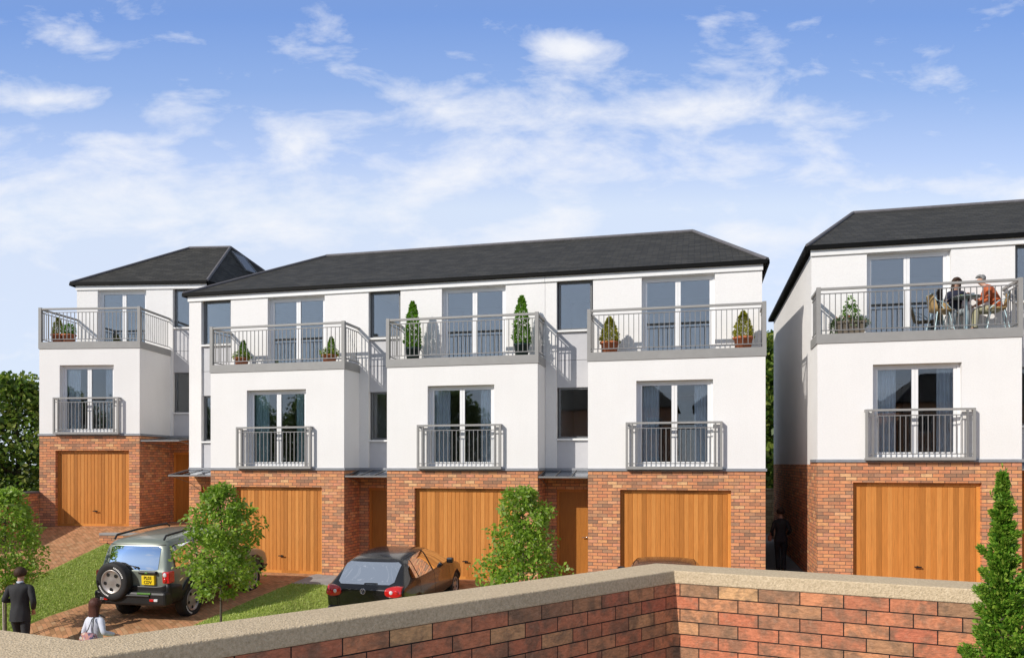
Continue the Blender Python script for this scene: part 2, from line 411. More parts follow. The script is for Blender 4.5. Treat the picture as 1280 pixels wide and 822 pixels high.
# blades of grass on the visible lawns
gm = MB()
def blades(fx0, fx1, y0, y1, hf, n):
    for _ in range(n):
        y = random.uniform(y0, y1); a, b = fx0(y) if callable(fx0) else fx0, fx1
        x = random.uniform(a + .02, b - .02); z = hf(x, y); h = random.uniform(.02, .05); t_ = random.uniform(0, pi); w = .008
        gm.face([(x - w * cos(t_), y - w * sin(t_), z), (x + w * cos(t_), y + w * sin(t_), z), (x + random.uniform(-.02, .02), y + random.uniform(-.02, .02), z + h)])
blades(edgeA, -12.8, 11.4, 17.4, HB, 26000); blades(-9.4, -7.6, 12, 16.7, H, 12000); blades(-4.3, -2.5, 12.5, 16.7, H, 2500)
tag(gm.build('grass', M['grassb']), 'short mown grass blades on the front lawns', 'grass', kind='stuff')

# ------------------------------------------------------------------ houses
def wall_open(m, x0, x1, z0, z1, y0, y1, ops):
    """wall slab along x with rectangular openings (xa,xb,za,zb)"""
    xsn = sorted({x0, x1} | {clamp(o[0], x0, x1) for o in ops} | {clamp(o[1], x0, x1) for o in ops})
    for a, b in zip(xsn, xsn[1:]):
        if b - a < 1e-4: continue
        mid = (a + b) / 2; cur = z0
        for o in sorted([o for o in ops if o[0] < mid < o[1]], key=lambda o: o[2]):
            if o[2] > cur + 1e-4: m.box(a, b, y0, y1, cur, o[2])
            cur = max(cur, o[3])
        if cur < z1 - 1e-4: m.box(a, b, y0, y1, cur, z1)

def curtain(parent, x0, x1, y, z0, z1, mat):
    rows = []
    n = max(10, int((x1 - x0) / .012))
    for z in (z0, z1):
        rows.append([(lerp(x0, x1, i / n), y + .022 * sin(i * 1.15) + .01 * sin(i * .37), z) for i in range(n + 1)])
    m = MB(); m.grid(rows, True); return m.build('curtain', mat, parent)

def french_window(root, x0, x1, z0, z1, y, cur=None):
    fr = MB(); t_ = .055; mid = (x0 + x1) / 2
    fr.box(x0, x0 + t_, y, y + .09, z0, z1); fr.box(x1 - t_, x1, y, y + .09, z0, z1)
    fr.box(x0 + t_, x1 - t_, y, y + .09, z1 - t_, z1); fr.box(x0 + t_, x1 - t_, y, y + .09, z0, z0 + .05)
    o = fr.build('window', M['frame'], root)
    for a, b in ((x0 + t_, mid), (mid, x1 - t_)):
        s = MB(); k = .062 ; ya = y + .015
        zb, zt = z0 + .05, z1 - t_
        s.box(a + .002, a + k, ya, ya + .05, zb, zt); s.box(b - k, b - .002, ya, ya + .05, zb, zt)
        s.box(a + k, b - k, ya, ya + .05, zt - .05, zt); s.box(a + k, b - k, ya, ya + .05, zb, zb + .10)
        s.build('sash', M['frame'], o)
        g = MB(); g.box(a + k, b - k, ya + .018, ya + .03, zb + .10, zt - .05); g.build('pane', M['glassl' if cur else 'glass'], o)
    if cur:
        w = (x1 - x0) * .24
        curtain(o, x0 + .1, x0 + .1 + w, y + .13, z0 + .02, z1 - .02, cur)
        curtain(o, x1 - .1 - w * .75, x1 - .1, y + .13, z0 + .02, z1 - .02, cur)
    return o

def fixed_window(root, x0, x1, z0, z1, y, gm_='glass'):
    fr = MB(); t_ = .05
    fr.box(x0, x0 + t_, y, y + .08, z0, z1); fr.box(x1 - t_, x1, y, y + .08, z0, z1)
    fr.box(x0 + t_, x1 - t_, y, y + .08, z1 - t_, z1); fr.box(x0 + t_, x1 - t_, y, y + .08, z0, z0 + t_)
    o = fr.build('window', M['dframe'], root)
    g = MB(); g.box(x0 + t_, x1 - t_, y + .02, y + .032, z0 + t_, z1 - t_); g.build('pane', M[gm_], o)
    s = MB(); s.box(x0 - .03, x1 + .03, y - .12, y - .002, z0 - .045, z0); s.build('sill', M['whitetrim'], o)
    return o

def railing(root, segs, z0, z1, posts, pw_=.085, name='balcony_railing', rail_h=.05, gap=.115, sp=.115):
    """segs: list of ((xa,ya),(xb,yb))"""
    m = MB(); m2 = MB()
    for (a, b) in segs:
        A, B = Vector((a[0], a[1], 0)), Vector((b[0], b[1], 0)); d = (B - A); L = d.length; d.normalize(); nn = Vector((-d.y, d.x, 0))
        def bar(s0, s1, za, zb, w, mm):
            p = [A + d * s0 - nn * w, A + d * s1 - nn * w, A + d * s1 + nn * w, A + d * s0 + nn * w]
            mm.prism([(q.x, q.y) for q in p], za, zb)
        bar(0, L, z1 - rail_h, z1, .032, m)
        bar(0, L, z1 - gap - .02, z1 - gap, .012, m2); bar(0, L, z0 + .07, z0 + .09, .012, m2)
        n = max(1, int(round(L / sp)))
        for k in range(1, n):
            s = L * k / n
            bar(s - .008, s + .008, z0 + .09, z1 - gap - .02, .008, m2)
    for (x, y) in posts: m.box(x - pw_ / 2, x + pw_ / 2, y - pw_ / 2, y + pw_ / 2, z0 - .0, z1 + .015)
    o = m.build(name, M['grey'], root); m2.build('baluster', M['rail'], o); return o

def hip_roof(root, ec, rp, hipL, hipR, ze, gut=True):
    """ec: eave corners FL,FR,BR,BL (x,y); rp: ridge (x,y,z) left,right"""
    FL, FR, BR_, BL = [Vector((p[0], p[1], ze)) for p in ec]; A, B = Vector(rp[0]), Vector(rp[1])
    m = MB()
    def rf(pts):
        pts = [Vector(p) for p in pts]; u = (pts[1] - pts[0]).normalized(); n = (pts[1] - pts[0]).cross(pts[2] - pts[0]).normalized(); w = n.cross(u)
        m.face(pts, [((p - pts[0]).dot(u) + pts[0].x, (p - pts[0]).dot(w)) for p in pts])
    rf([FL, FR, B, A]); rf([BR_, BL, A, B])
    if hipL: rf([BL, FL, A])
    else: m.face([FL, A, BL])
    if hipR: rf([FR, BR_, B])
    else: m.face([FR, BR_, B])
    m.face([FL, BL, BR_, FR])
    o = m.build('roof', M['slate'], root)
    r = MB(); up = Vector((0, 0, .012))
    r.tube([A + up, B + up], .055, 6)
    o2 = r.build('ridge', M['ridge'], o)
    for flag, a, pts in ((hipL, A, (FL, BL)), (hipR, B, (FR, BR_))):
        if flag:
            for p in pts:
                h = MB(); h.tube([a + up, p + up], .05, 6); h.build('hip_tile', M['ridge'], o)
    g = MB(); s = .055
    def gut_(p, q, out):
        d = (q - p).normalized(); n = Vector(out)
        pr = [(-.0, .0), (.05, .01), (.055, -.075), (.0, -.085)]
        rows = []; g_ = g
        for e in (p, q):
            rows.append([e + n * a + Vector((0, 0, b)) for a, b in pr])
        g.grid([[*r_, r_[0]] for r_ in rows], False); g.face(rows[0][::-1]); g.face(rows[1])
    gut_(FL, FR, (0, -1, 0))
    if hipL: gut_(BL, FL, (-1, 0, 0))
    if hipR: gut_(FR, BR_, (1, 0, 0))
    g.build('gutter', M['gutter'], root); g = MB(); gut_(BR_, BL, (0, 1, 0)); g.build('gutter', M['gutter'], root)
    return o

Z1, Z1B, Z2B, Z2, ZT = 2.64, 2.70, 5.18, 5.38, 7.36
def house(label, loc, rz, w, d, xl, xr, rec, hipL, hipR, eave, ridge, back=9.4, win=(1.06, 2.74), gar=(.72, 3.18), jul=(.83, 2.94),
          cur='curtain', backR=None, canopy=None):
    root = empty('terraced_house', (*loc,), rz, label, 'house', 'new houses along the drives')
    r0, r1 = rec; doorw = (r0, r1); TT = .22
    # ---- ground floor brickwork
    m = MB()
    wall_open(m, 0, w, -.6, Z1, 0, TT, [(gar[0], gar[1], -.0, 2.21)])
    m.box(gar[0], gar[1], .0, TT + .3, -.6, -.012)
    m.box(0, TT, TT, d, -.6, Z1); m.box(w - TT, w, TT, d, -.6, Z1)
    wall_open(m, xl, xr, -.6, Z1, d + .001, d + TT, [(r0, r1 - .0, 0, 2.18)] + [(TT, w - TT, -.6, Z1)])
    m.box(xl, xl + TT, d + TT, d + back, -.6, Z1 - .05)
    if backR is None: m.box(xr - TT, xr, d + TT, d + back, -.6, Z1 - .05)
    m.box(xl + TT, xr - TT, d + back - TT, d + back, -.6, Z1 - .05)
    bo = m.build('brick_base', M['brick'], root)
    # ---- render
    m = MB()
    wall_open(m, 0, w, Z1B, Z2B, 0, TT, [(win[0], win[1], Z1B, 4.70)])
    m.box(0, TT, TT, d, Z1B, Z2B); m.box(w - TT, w, TT, d, Z1B, Z2B)
    ops = [(win[0] + .06, win[1] + .06 if w > 3.5 else win[1] + .0, Z2, 7.27)]
    ops.append((r0, r1, Z1B, 7.30)); ops.append((TT, w - TT, Z1B, Z2B - .02))
    wall_open(m, xl, xr, Z1B, ZT, d, d + TT, ops)
    # interior body of side and back walls
    m.box(xl, xl + TT, d + TT, d + back, Z1 - .05, ZT)
    if backR is None: m.box(xr - TT, xr, d + TT, d + back, Z1 - .05, ZT)
    else:
        m.prism([(xr - TT, d + TT), (xr, d + TT), (backR, d + back), (backR - TT, d + back)], -.6, ZT)
    m.box(xl + TT, (backR or xr) - TT, d + back - TT, d + back, Z1 - .05, ZT)
    m.build('render_wall', M['render'], root)
    # soffit band
    m = MB(); m.box(xl - (.02 if hipL else 0), xr + (.02 if hipR else -.001), d - .04, d - .003, 7.285, 7.42); m.build('eaves_board', M['whitetrim'], root)
    # string course
    m = MB()
    m.box(-.03, w + .03, -.03, TT, Z1, Z1B); m.box(-.03, TT, TT, d, Z1, Z1B); m.box(w - TT, w + .03, TT, d, Z1, Z1B)
    if xl < -.3: m.box(xl, -.03, d - .03, d + TT, Z1, Z1B)
    if xr > w + .1: m.box(w + .03, xr, d - .03, d + TT, Z1, Z1B)
    m.build('string_course', M['lead'], root)
    # balcony slab / fascia
    m = MB(); m.box(-.02, w + .02, -.02, d - .001, Z2B, Z2)
    m.build('balcony_slab', M['grey'], root)
    p = .0435
    railing(root, [((p - .02, p - .02), (w - p + .02, p - .02)), ((p - .02, p), (p - .02, d)), ((w - p + .02, p), (w - p + .02, d))], Z2, 6.37,
            [(p - .02, p - .02), (w - p + .02, p - .02)])
    # juliet
    j0, j1 = jul; jy = -.14
    m = MB()
    for x in (j0, j1 - .05): m.box(x, x + .05, jy, -.001, 3.70, 3.75) ; m.box(x, x + .05, jy, jy + .05, Z1B + .03, 3.70)
    for x in (j0, j1 - .05): m.box(x, x + .05, jy, -.031, Z1B - .02, Z1B + .03)
    m.box(j0 + .05, j1 - .05, jy, jy + .05, 3.705, 3.75); m.box(j0 + .05, j1 - .05, jy, jy + .06, Z1B - .02, Z1B + .045)
    jo = m.build('juliet_balcony', M['grey'], root)
    m = MB(); m.box(j0 + .05, j1 - .05, jy + .015, jy + .035, 3.60, 3.62); m.box(j0 + .05, j1 - .05, jy + .015, jy + .035, Z1B + .10, Z1B + .12)
    for x in (j0 + .13, j1 - .17): m.box(x, x + .04, jy + .006, jy + .046, Z1B + .045, 3.705)
    n = int((j1 - j0 - .5) / .105)
    for k in range(n + 1):
        x = j0 + .25 + (j1 - j0 - .5) * k / n; m.box(x - .008, x + .008, jy + .017, jy + .033, Z1B + .12, 3.60)
    m.build('baluster', M['rail'], jo)
    # windows
    f1 = french_window(root, win[0], win[1], Z1B, 4.70, .13, M[cur])
    x2 = ops[0]; french_window(root, x2[0], x2[1], Z2, 7.27, d + .13, None)
    # recess infill
    py = d + .06; m = MB(); m.box(r0 + .001, r1 - .001, py, py + .12, 4.68, 5.345); m.box(r0 + .001, r1 - .001, py, py + .12, 5.355, 6.04)
    m.build('cladding_panel', M['panel'], root); m = MB(); m.box(r0 + .001, r1 - .001, py, py + .12, Z1B, 3.38); m.build('cladding_panel', M['panel'], root); m = MB(); m.box(r0 + .002, r1 - .002, py + .015, py + .12, 5.345, 5.355)
    m.build('panel_joint', M['dframe'], root)
    fixed_window(root, r0 + .035, r1 - .035 , 6.085, 7.28, py + .05); fixed_window(root, r0 + .035, r1 - .035, 3.425, 4.68, py + .05, 'glassl')
    # entrance door
    m = MB(); dy = d + .09
    m.box(r0 + .0, r0 + .06, dy - .03, dy + .05, 0, 2.18); m.box(r1 - .06, r1, dy - .03, dy + .05, 0, 2.18); m.box(r0 + .06, r1 - .06, dy - .03, dy + .05, 2.11, 2.18)
    do = m.build('entrance_door', M['oakf'], root)
    m = MB(); m.box(r0 + .062, r1 - .062, dy, dy + .04, .02, 2.108); m.build('door_leaf', M['oakd'], do)
    m = MB(); hx = r1 - .16; m.tube([(hx, dy - .002, 1.0), (hx, dy - .05, 1.0), (hx - .11, dy - .05, 1.0)], .011, 8); m.lathe([(.001, 0), (.026, 0), (.026, .008), (.001, .008)], 14, (hx, dy - .01, 1.0), 'y')
    m.build('door_handle', M['chrome'], do)
    m = MB(); m.box(r0, r1, d - .25, d + TT, -.5, .0 - .002); m.build('doorstep', M['path'], root)
    # garage door
    g0, g1 = gar; gy = .10
    m = MB(); m.box(g0, g0 + .07, gy, gy + .07, 0, 2.21); m.box(g1 - .07, g1, gy, gy + .07, 0, 2.21); m.box(g0 + .07, g1 - .07, gy, gy + .07, 2.13, 2.21)
    m.box(g0 + .07, g1 - .07, gy + .01, gy + .07, 0, .07)
    go = m.build('garage_door', M['oakf'], root)
    m = MB(); x = g0 + .07; e = g1 - .07; n = int(round((e - x) / .105)); bw = (e - x) / n
    for k in range(n):
        xa, xb = x + k * bw, x + (k + 1) * bw; c_ = .008
        y = gy + .02
        m.face([(xa, y + c_, .07), (xa + c_, y, .07), (xa + c_, y, 2.13), (xa, y + c_, 2.13)][::1], [(k * .105 + .01, .0), (k * .105 + .02, 0), (k * .105 + .02, 2), (k * .105 + .01, 2)])
        m.face([(xa + c_, y, .07), (xb - c_, y, .07), (xb - c_, y, 2.13), (xa + c_, y, 2.13)], [(k * .105 + .01, .0), (k * .105 + .095, 0), (k * .105 + .095, 2), (k * .105 + .01, 2)])
        m.face([(xb - c_, y, .07), (xb, y + c_, .07), (xb, y + c_, 2.13), (xb - c_, y, 2.13)], [(k * .105 + .08, .0), (k * .105 + .09, 0), (k * .105 + .09, 2), (k * .105 + .08, 2)])
    m.box(x, e, gy + .03, gy + .06, .07, 2.13)
    m.build('door_boards', M['oak'], go)
    m = MB(); hx = (g0 + g1) / 2 + .05; m.lathe([(.001, 0), (.022, 0), (.022, .05), (.001, .05)], 12, (hx, gy - .03, .44), 'y')
    m.box(hx - .07, hx + .07, gy - .045, gy - .025, .43, .455); m.build('handle', M['black'], go)
    # canopy over the entrance: from xa..xb
    ca, cb = canopy or ((xl, -.005) if r0 < 0 else (w + .005, xr))
    m = MB(); th = .012
    za, zb = Z1 - .0, 2.50
    pts = [(ca, .05, zb), (cb, .05, zb), (cb, d - .002, za), (ca, d - .002, za)]
    m.face(pts); m.face([(p_[0], p_[1], p_[2] - th) for p_ in pts][::-1])
    for i in range(4):
        a, b = pts[i], pts[(i + 1) % 4]; m.face([a, b, (b[0], b[1], b[2] - th), (a[0], a[1], a[2] - th)])
    cn = m.build('canopy', M['canopyglass'], root)
    m = MB(); m.box(ca, cb, .02, .055, zb - .03, zb + .01)
    nseg = 3
    for k in range(nseg + 1):
        x = lerp(ca + .015, cb - .015, k / nseg); m.tube([(x, .05, zb + .012), (x, d - .01, za + .012)], .009, 6)
    for k in (0, nseg):
        x = lerp(ca + .03, cb - .03, k / nseg); m.tube([(x, .12, zb - .02), (x, d - .01, 2.28)], .009, 6)
    m.build('canopy_frame', M['rail'], cn)
    # roof
    e0, e1, ey0, ey1 = eave
    ec = [(e0, ey0), (e1, ey0), ((backR + .2) if backR else e1, ey1), (e0, ey1)]
    hip_roof(root, ec, ((ridge[0], ridge[2], ridge[3]), (ridge[1], ridge[2], ridge[3])), hipL, hipR, 7.50)
    m = MB(); XR = (backR or xr)
    # interior floors and rooms
    m.box(xl + TT, xr - TT, d + TT, d + back - TT, Z1 - .05, Z1B - .004); m.box(xl + TT, xr - TT, d + TT, d + back - TT, Z2B + .03, Z2 - .004)
    m.box(xl + TT, xr - TT, d + TT, d + back - TT, 7.30, 7.35)
    m.box(TT, w - TT, TT, d + TT, Z1 - .03, Z1B - .004)
    m.box(xl + TT, xr - TT, d + 3.2, d + 3.3, Z1B - .004, Z2B + .03); m.box(xl + TT, xr - TT, d + 2.8, d + 2.9, Z2 - .004, 7.30)
    q = r1 + .02 if r0 < 0 else r0 - .12
    m.box(q, q + .1, d + TT, d + 3.2, Z1B - .004, Z2B + .03); m.box(q, q + .1, d + TT, d + 2.8, Z2 - .004, 7.3)
    m.build('interior', M['plaster'], root)
    m = MB(); m.box(w * .5 - .1, w * .5 + .7, d + 3.14, d + 3.195, Z1B, Z1B + 1.98); m.build('interior_door', M['wetwood'], root)
    return root

YF = 17.85
ER = (.70, 10.0)     # eave front and back (local y)
def er(d): return (d - .20, d + 9.45)
RZ = 9.53; RY = 23 - YF
h2 = house('left end house of the terrace, behind the green off-road car, green curtains upstairs', (-12.37, YF, 0), 0, 3.79, .9, -1.30, 3.79, (-.92, 0), True, False,
      (-1.43, 3.79 - .002, .83, 9.9), (.69, 3.788, RY, RZ), cur='curtaing', back=8.7)
h3 = house('middle house of the terrace, slim conifers in dark pots on its balcony', (-7.43, YF, 0), 0, 3.80, .9, -1.15, 3.80, (-.89, 0), False, False,
      (-1.149, 3.80, .83, 9.9), (-1.149, 3.80, RY, RZ), back=8.7, canopy=(-1.15, -.005))
h4 = house('right-hand end house of the terrace beside the alley, golden cones in terracotta on its balcony', (-2.438, YF, 0), 0, 3.93, .9, -1.185, 3.93, (-.90, 0), False, True,
      (-1.19, 4.04, .83, 9.9), (-1.19, 2.36, RY, RZ), back=8.7, win=(1.11, 2.81), gar=(.74, 3.20), jul=(.88, 3.01))
h5 = house('nearer house right of the alley, two people sitting on its balcony', (2.54, 17.65, .2), 0, 3.90, .9, 0, 5.03, (4.10, 5.03), True, False,
      (-.10, 5.03, .83, 9.9), (1.69, 5.03, 5.35, RZ), back=8.7, win=(1.10, 2.80), gar=(.71, 3.17), jul=(.93, 3.02))
h6 = house('house at the far right mostly cut off by the picture edge', (2.54 + 5.031, 17.65, .2), 0, 3.90, .9, 0, 5.03, (4.10, 5.03), False, True,
      (0, 5.17, .83, 9.9), (0, 3.3, 5.35, RZ), back=8.7, win=(1.10, 2.80), gar=(.71, 3.17), jul=(.93, 3.02))
h1 = house('detached house at the far left, set back on higher ground', (*H1O, .98), H1R, 3.04, 1.75, 0, 4.2, (3.12, 4.0), True, True,
      (-.16, 4.26, 1.68, 8.6), (1.93, 3.45, 5.2, RZ), back=6.7, win=(.62, 2.26), gar=(.49, 2.72), jul=(.50, 2.48), backR=6.0, canopy=(3.045, 4.2))
# skylight on the right-hand hip of the far house
A = Vector((3.45, 5.2, RZ)); FR = Vector((4.26, 1.68, 7.50)); BRc = Vector((6.2, 8.6, 7.50))
n = (BRc - FR).cross(A - FR).normalized(); u = (BRc - FR).normalized(); w_ = n.cross(u)
c0 = FR + u * 3.0 + w_ * 1.45
m = MB(); m.face([c0 + u * a + w_ * b + n * .05 for a, b in ((0, 0), (.55, 0), (.55, .85), (0, .85))]); sk = m.build('skylight', M['glass'], h1)
m = MB()
for (a, b, c, d_) in ((-.06, 0, -.06, .91), (.55, .61, -.06, .91), (0, .55, -.06, 0), (0, .55, .85, .91)):
    P = [c0 + u * p + w_ * q for p, q in ((a, c), (b, c), (b, d_), (a, d_))]
    m.face([p + n * .06 for p in P]); 
    for i in range(4): m.face([P[i] - n * .02, P[(i + 1) % 4] - n * .02, P[(i + 1) % 4] + n * .06, P[i] + n * .06])
m.build('skylight_frame', M['dframe'], sk)

# ------------------------------------------------------------------ garden and boundary walls
def lwall(label, p0, p1, z0, z1, th, mat, cop, coph=.06, over=.02, name='brick_wall'):
    p0, p1 = Vector((*p0, 0)), Vector((*p1, 0)); d = p1 - p0; L = d.length; a = math.atan2(d.y, d.x)
    root = empty(name, (p0.x, p0.y, 0), a, label, 'wall')
    m = MB(); m.box(0, L, 0, th, z0, z1 - coph); m.build('brickwork', mat, root)
    m = MB(); m.box(-over * .0, L, -over, th + over, z1 - coph, z1); m.build('coping', cop, root, bevel=.008)
    return root
cs, sn = cos(H1R), sin(H1R)
def h1w(x, y): return (H1O[0] + x * cs - y * sn, H1O[1] + x * sn + y * cs)
lwall('low brick wall running forward from the far left house', h1w(-.005, -4.0), h1w(-.005, -.001), -.2, 2.0, .22, M['brick'], M['ridge'])
lwall('low brick retaining wall behind the green off-road car', (-15.5, 17.5), (-13.76, 17.8), -.3, .955, .2, M['brick'], M['path'])
lwall('pale stone wall closing the end of the alley', (-2, 30), (9, 30), -.2, 1.88, .3, M['stone'], M['stone'], name='stone_wall')

FC = Vector((-.129, 4.729)); dL = Vector((-.5808, -.8141)); dR = Vector((.9743, -.2250)); dLL = Vector((-.984, .175)).normalized()
WT = .28
nL = Vector((-.8141, .5808)); nR = Vector((.2250, .9743)); nLL = Vector((.175, .984)).normalized()
def isect(p, d, q, e):
    det = d.x * (-e.y) + e.x * d.y; r = q - p
    t_ = (r.x * (-e.y) + e.x * r.y) / det; return p + d * t_
B1 = Vector((-2.165, 2.358)); BC = isect(FC + nL * WT, dL, FC + nR * WT, dR)
F1 = isect(FC, dL, B1 - nLL * WT, dLL)
FLp, BLp = F1 + dLL * 12, B1 + dLL * 12; FRp, BRp = FC + dR * 12, BC + dR * 12
CT = 2.17; CH = .077
bw = empty('boundary_wall', (FC.x, FC.y, 0), 0, 'foreground red brick wall with a pebbly sand coping bending in the middle', 'wall')
def rel(p, z): return (p.x - FC.x, p.y - FC.y, z)
def strip(m, fpts, bpts, z0, z1, u0s):
    for i in range(len(fpts) - 1):
        L = (fpts[i + 1] - fpts[i]).length; u = u0s[i]
        m.face([rel(fpts[i], z0), rel(fpts[i + 1], z0), rel(fpts[i + 1], z1), rel(fpts[i], z1)], [(u, z0 - CT), (u + L, z0 - CT), (u + L, z1 - CT), (u, z1 - CT)])
        m.face([rel(bpts[i + 1], z0), rel(bpts[i], z0), rel(bpts[i], z1), rel(bpts[i + 1], z1)], [(u, z0 - CT), (u + L, z0 - CT), (u + L, z1 - CT), (u, z1 - CT)])
        m.face([rel(fpts[i], z1), rel(fpts[i + 1], z1), rel(bpts[i + 1], z1), rel(bpts[i], z1)])
        m.face([rel(bpts[i], z0), rel(bpts[i + 1], z0), rel(fpts[i + 1], z0), rel(fpts[i], z0)])
fp = [FLp, F1, FC, FRp]; bp_ = [BLp, B1, BC, BRp]
L1 = (FC - F1).length
m = MB(); strip(m, fp, bp_, -1.3, CT - CH, [-12 - L1 + .1, -L1 + .075, .075]); m.build('brickwork', M['fbrick'], bw)
m = MB()
def offp(F_, B_, e): d = (F_ - B_).normalized(); return F_ + d * e, B_ - d * e
ff, bb = zip(*[offp(a, b, .006) for a, b in zip(fp, bp_)])
strip(m, list(ff), list(bb), CT - CH, CT, [0, 12, 15]); m.build('coping', M['coping'], bw)
bm = bmesh.new(); cobj = bw.children[1] if bw.children[1].name.startswith('coping') else bw.children[0]
bm.from_mesh(cobj.data); bmesh.ops.remove_doubles(bm, verts=bm.verts, dist=.0005); bm.to_mesh(cobj.data); bm.free()
b = cobj.modifiers.new('bevel', 'BEVEL'); b.width = .007; b.segments = 3; b.limit_method = 'ANGLE'
# street terrace on the camera's side of the wall
m = MB(); poly = [(-40, -12), (40, -12), (40, FRp.y - 3), (FRp.x, FRp.y + .1), (FC.x, FC.y + .1), (F1.x - .05, F1.y + .1), (FLp.x, FLp.y + .1), (-40, FLp.y)]
m.prism(poly, -1.5, 1.15); m.build('pavement', M['path'])['kind'] = 'structure'
m = MB(); m.box(-60, 60, -20, -12.001, -1.5, 1.02); m.build('road', M['asphalt'])['kind'] = 'structure'
m = MB(); m.box(-60, 60, -60, -20.001, -1.5, 1.13); m.build('verge', M['turf'])['kind'] = 'structure'

# ------------------------------------------------------------------ plants
def rv():
    while True:
        v = Vector((random.uniform(-1, 1), random.uniform(-1, 1), random.uniform(-1, 1)))
        if 0 < v.length < 1: return v.normalized()
def leaf(m, p, d, size, asp=.5, droop=.15, smoothn=False):
    d = d.normalized(); s = d.cross(rv()).normalized() * (size * asp / 2); e = d * size
    b = Vector((0, 0, -size * droop))
    m.face([p, p + e * .5 + s + b * .3, p + e + b, p + e * .5 - s + b * .3])
def tree(name, label, loc, h, cr, cz0, nclump, nleaf, ls, mat, seed, group=None, trunk_r=.04, tipmat=None, prof=None, cat='tree', asp=.55, clr=.30, tilt=0, up=.25):
    random.seed(seed)
    root = empty(name, loc, 0, label, cat, group)
    tr = MB(); top = h * .9
    pts = [(0, 0, -.15)]; x = y = 0
    for k in range(1, 8):
        x += random.uniform(-1, 1) * trunk_r * .35 + tilt * .1; y += random.uniform(-1, 1) * trunk_r * .35; pts.append((x, y, top * k / 7))
    tr.tube(pts, trunk_r, 10, trunk_r * .22)
    cl = []
    ch = h - cz0
    prof = prof or (lambda t_: (sin(pi * min(1, (t_ * .92 + .10))) ** .6))
    for k in range(nclump):
        t_ = (k + .5) / nclump; t_ = t_ ** 1.05
        z = cz0 + t_ * ch * .95; rr = cr * prof(t_)
        a = k * 2.39996 + random.uniform(-.4, .4); q = rr * random.uniform(.35, .86)
        c = Vector((q * cos(a), q * sin(a), z + random.uniform(-.05, .05) * ch))
        cl.append((c, max(cr * .16, clr * rr + cr * .08) * random.uniform(.6, 1.4)))
    for c, r_ in cl:
        zt = clamp(c.z - (c.xy.length) * .55, h * .08, top * .95); i = int(zt / top * 7); bp = Vector(pts[min(7, i)]); bp.z = zt
        mid = (bp + c) / 2 + Vector((0, 0, -.04 * h * .3))
        tr.tube([bp, mid, c], trunk_r * .34, 6, trunk_r * .06, cap=False)
    tr.build('trunk', M['bark'], root)
    lf = MB(); tips = MB(); per = nleaf // len(cl)
    for c, r_ in cl:
        for _ in range(per):
            v = rv(); rad = r_ * (random.random() ** .45); p = c + Vector((v.x * rad, v.y * rad, v.z * rad * .8))
            out = (p - Vector((0, 0, p.z))).normalized() * .5 + rv() * .8 + Vector((0, 0, up))
            lf.m = 1 if (tipmat and random.random() < .05 and rad > r_ * .7) else 0
            leaf(lf, p, out, ls * random.uniform(.6, 1.3), asp)
    lf.build('crown', [mat, tipmat] if tipmat else mat, root)
    return root
G1 = 'young trees planted in the front gardens'
def egg(t_): return max(.12, (sin(pi * (t_ ** .85 * .90 + .09))) ** .68)
def taper(t_): return max(.08, (1 - t_) ** .48 * min(1, .80 + t_ * 1.5))
t1 = tree('young_tree', 'young tree with pale supporting stake at the left picture edge', (-12.66, 11.95, H(-12.66, 11.95)), 3.02, .80, 1.05, 54, 6800, .080, M['leafA'], 3, G1, .022, None, egg, clr=.26)
t2 = tree('young_tree', 'young tree in front of the green off-road car', (-7.76, 11.5, H(-7.76, 11.5)), 3.50, .72, 1.80, 56, 7200, .080, M['leafA'], 8, G1, .030, M['leafR'], egg, clr=.26)
t3 = tree('young_tree', 'bushy young tree behind the wall, beside the black hatchback', (-3.02, 13.55, H(-3.02, 13.55)), 3.04, 1.02, .55, 64, 8600, .088, M['leafA'], 21, G1, .026, M['leafR'], taper, clr=.26)
s = MB(); s.tube([(.05, -.09, -.1), (.0, -.06, 1.0)], .015, 8); s.build('stake', M['stake'], t1)
s = MB(); s.tube([(.05, -.06, -.1), (.05, -.06, .95)], .022, 8); s.tube([(.05, -.06, .85), (0, 0, .85)], .045, 8); s.build('stake', M['bark'], t2)
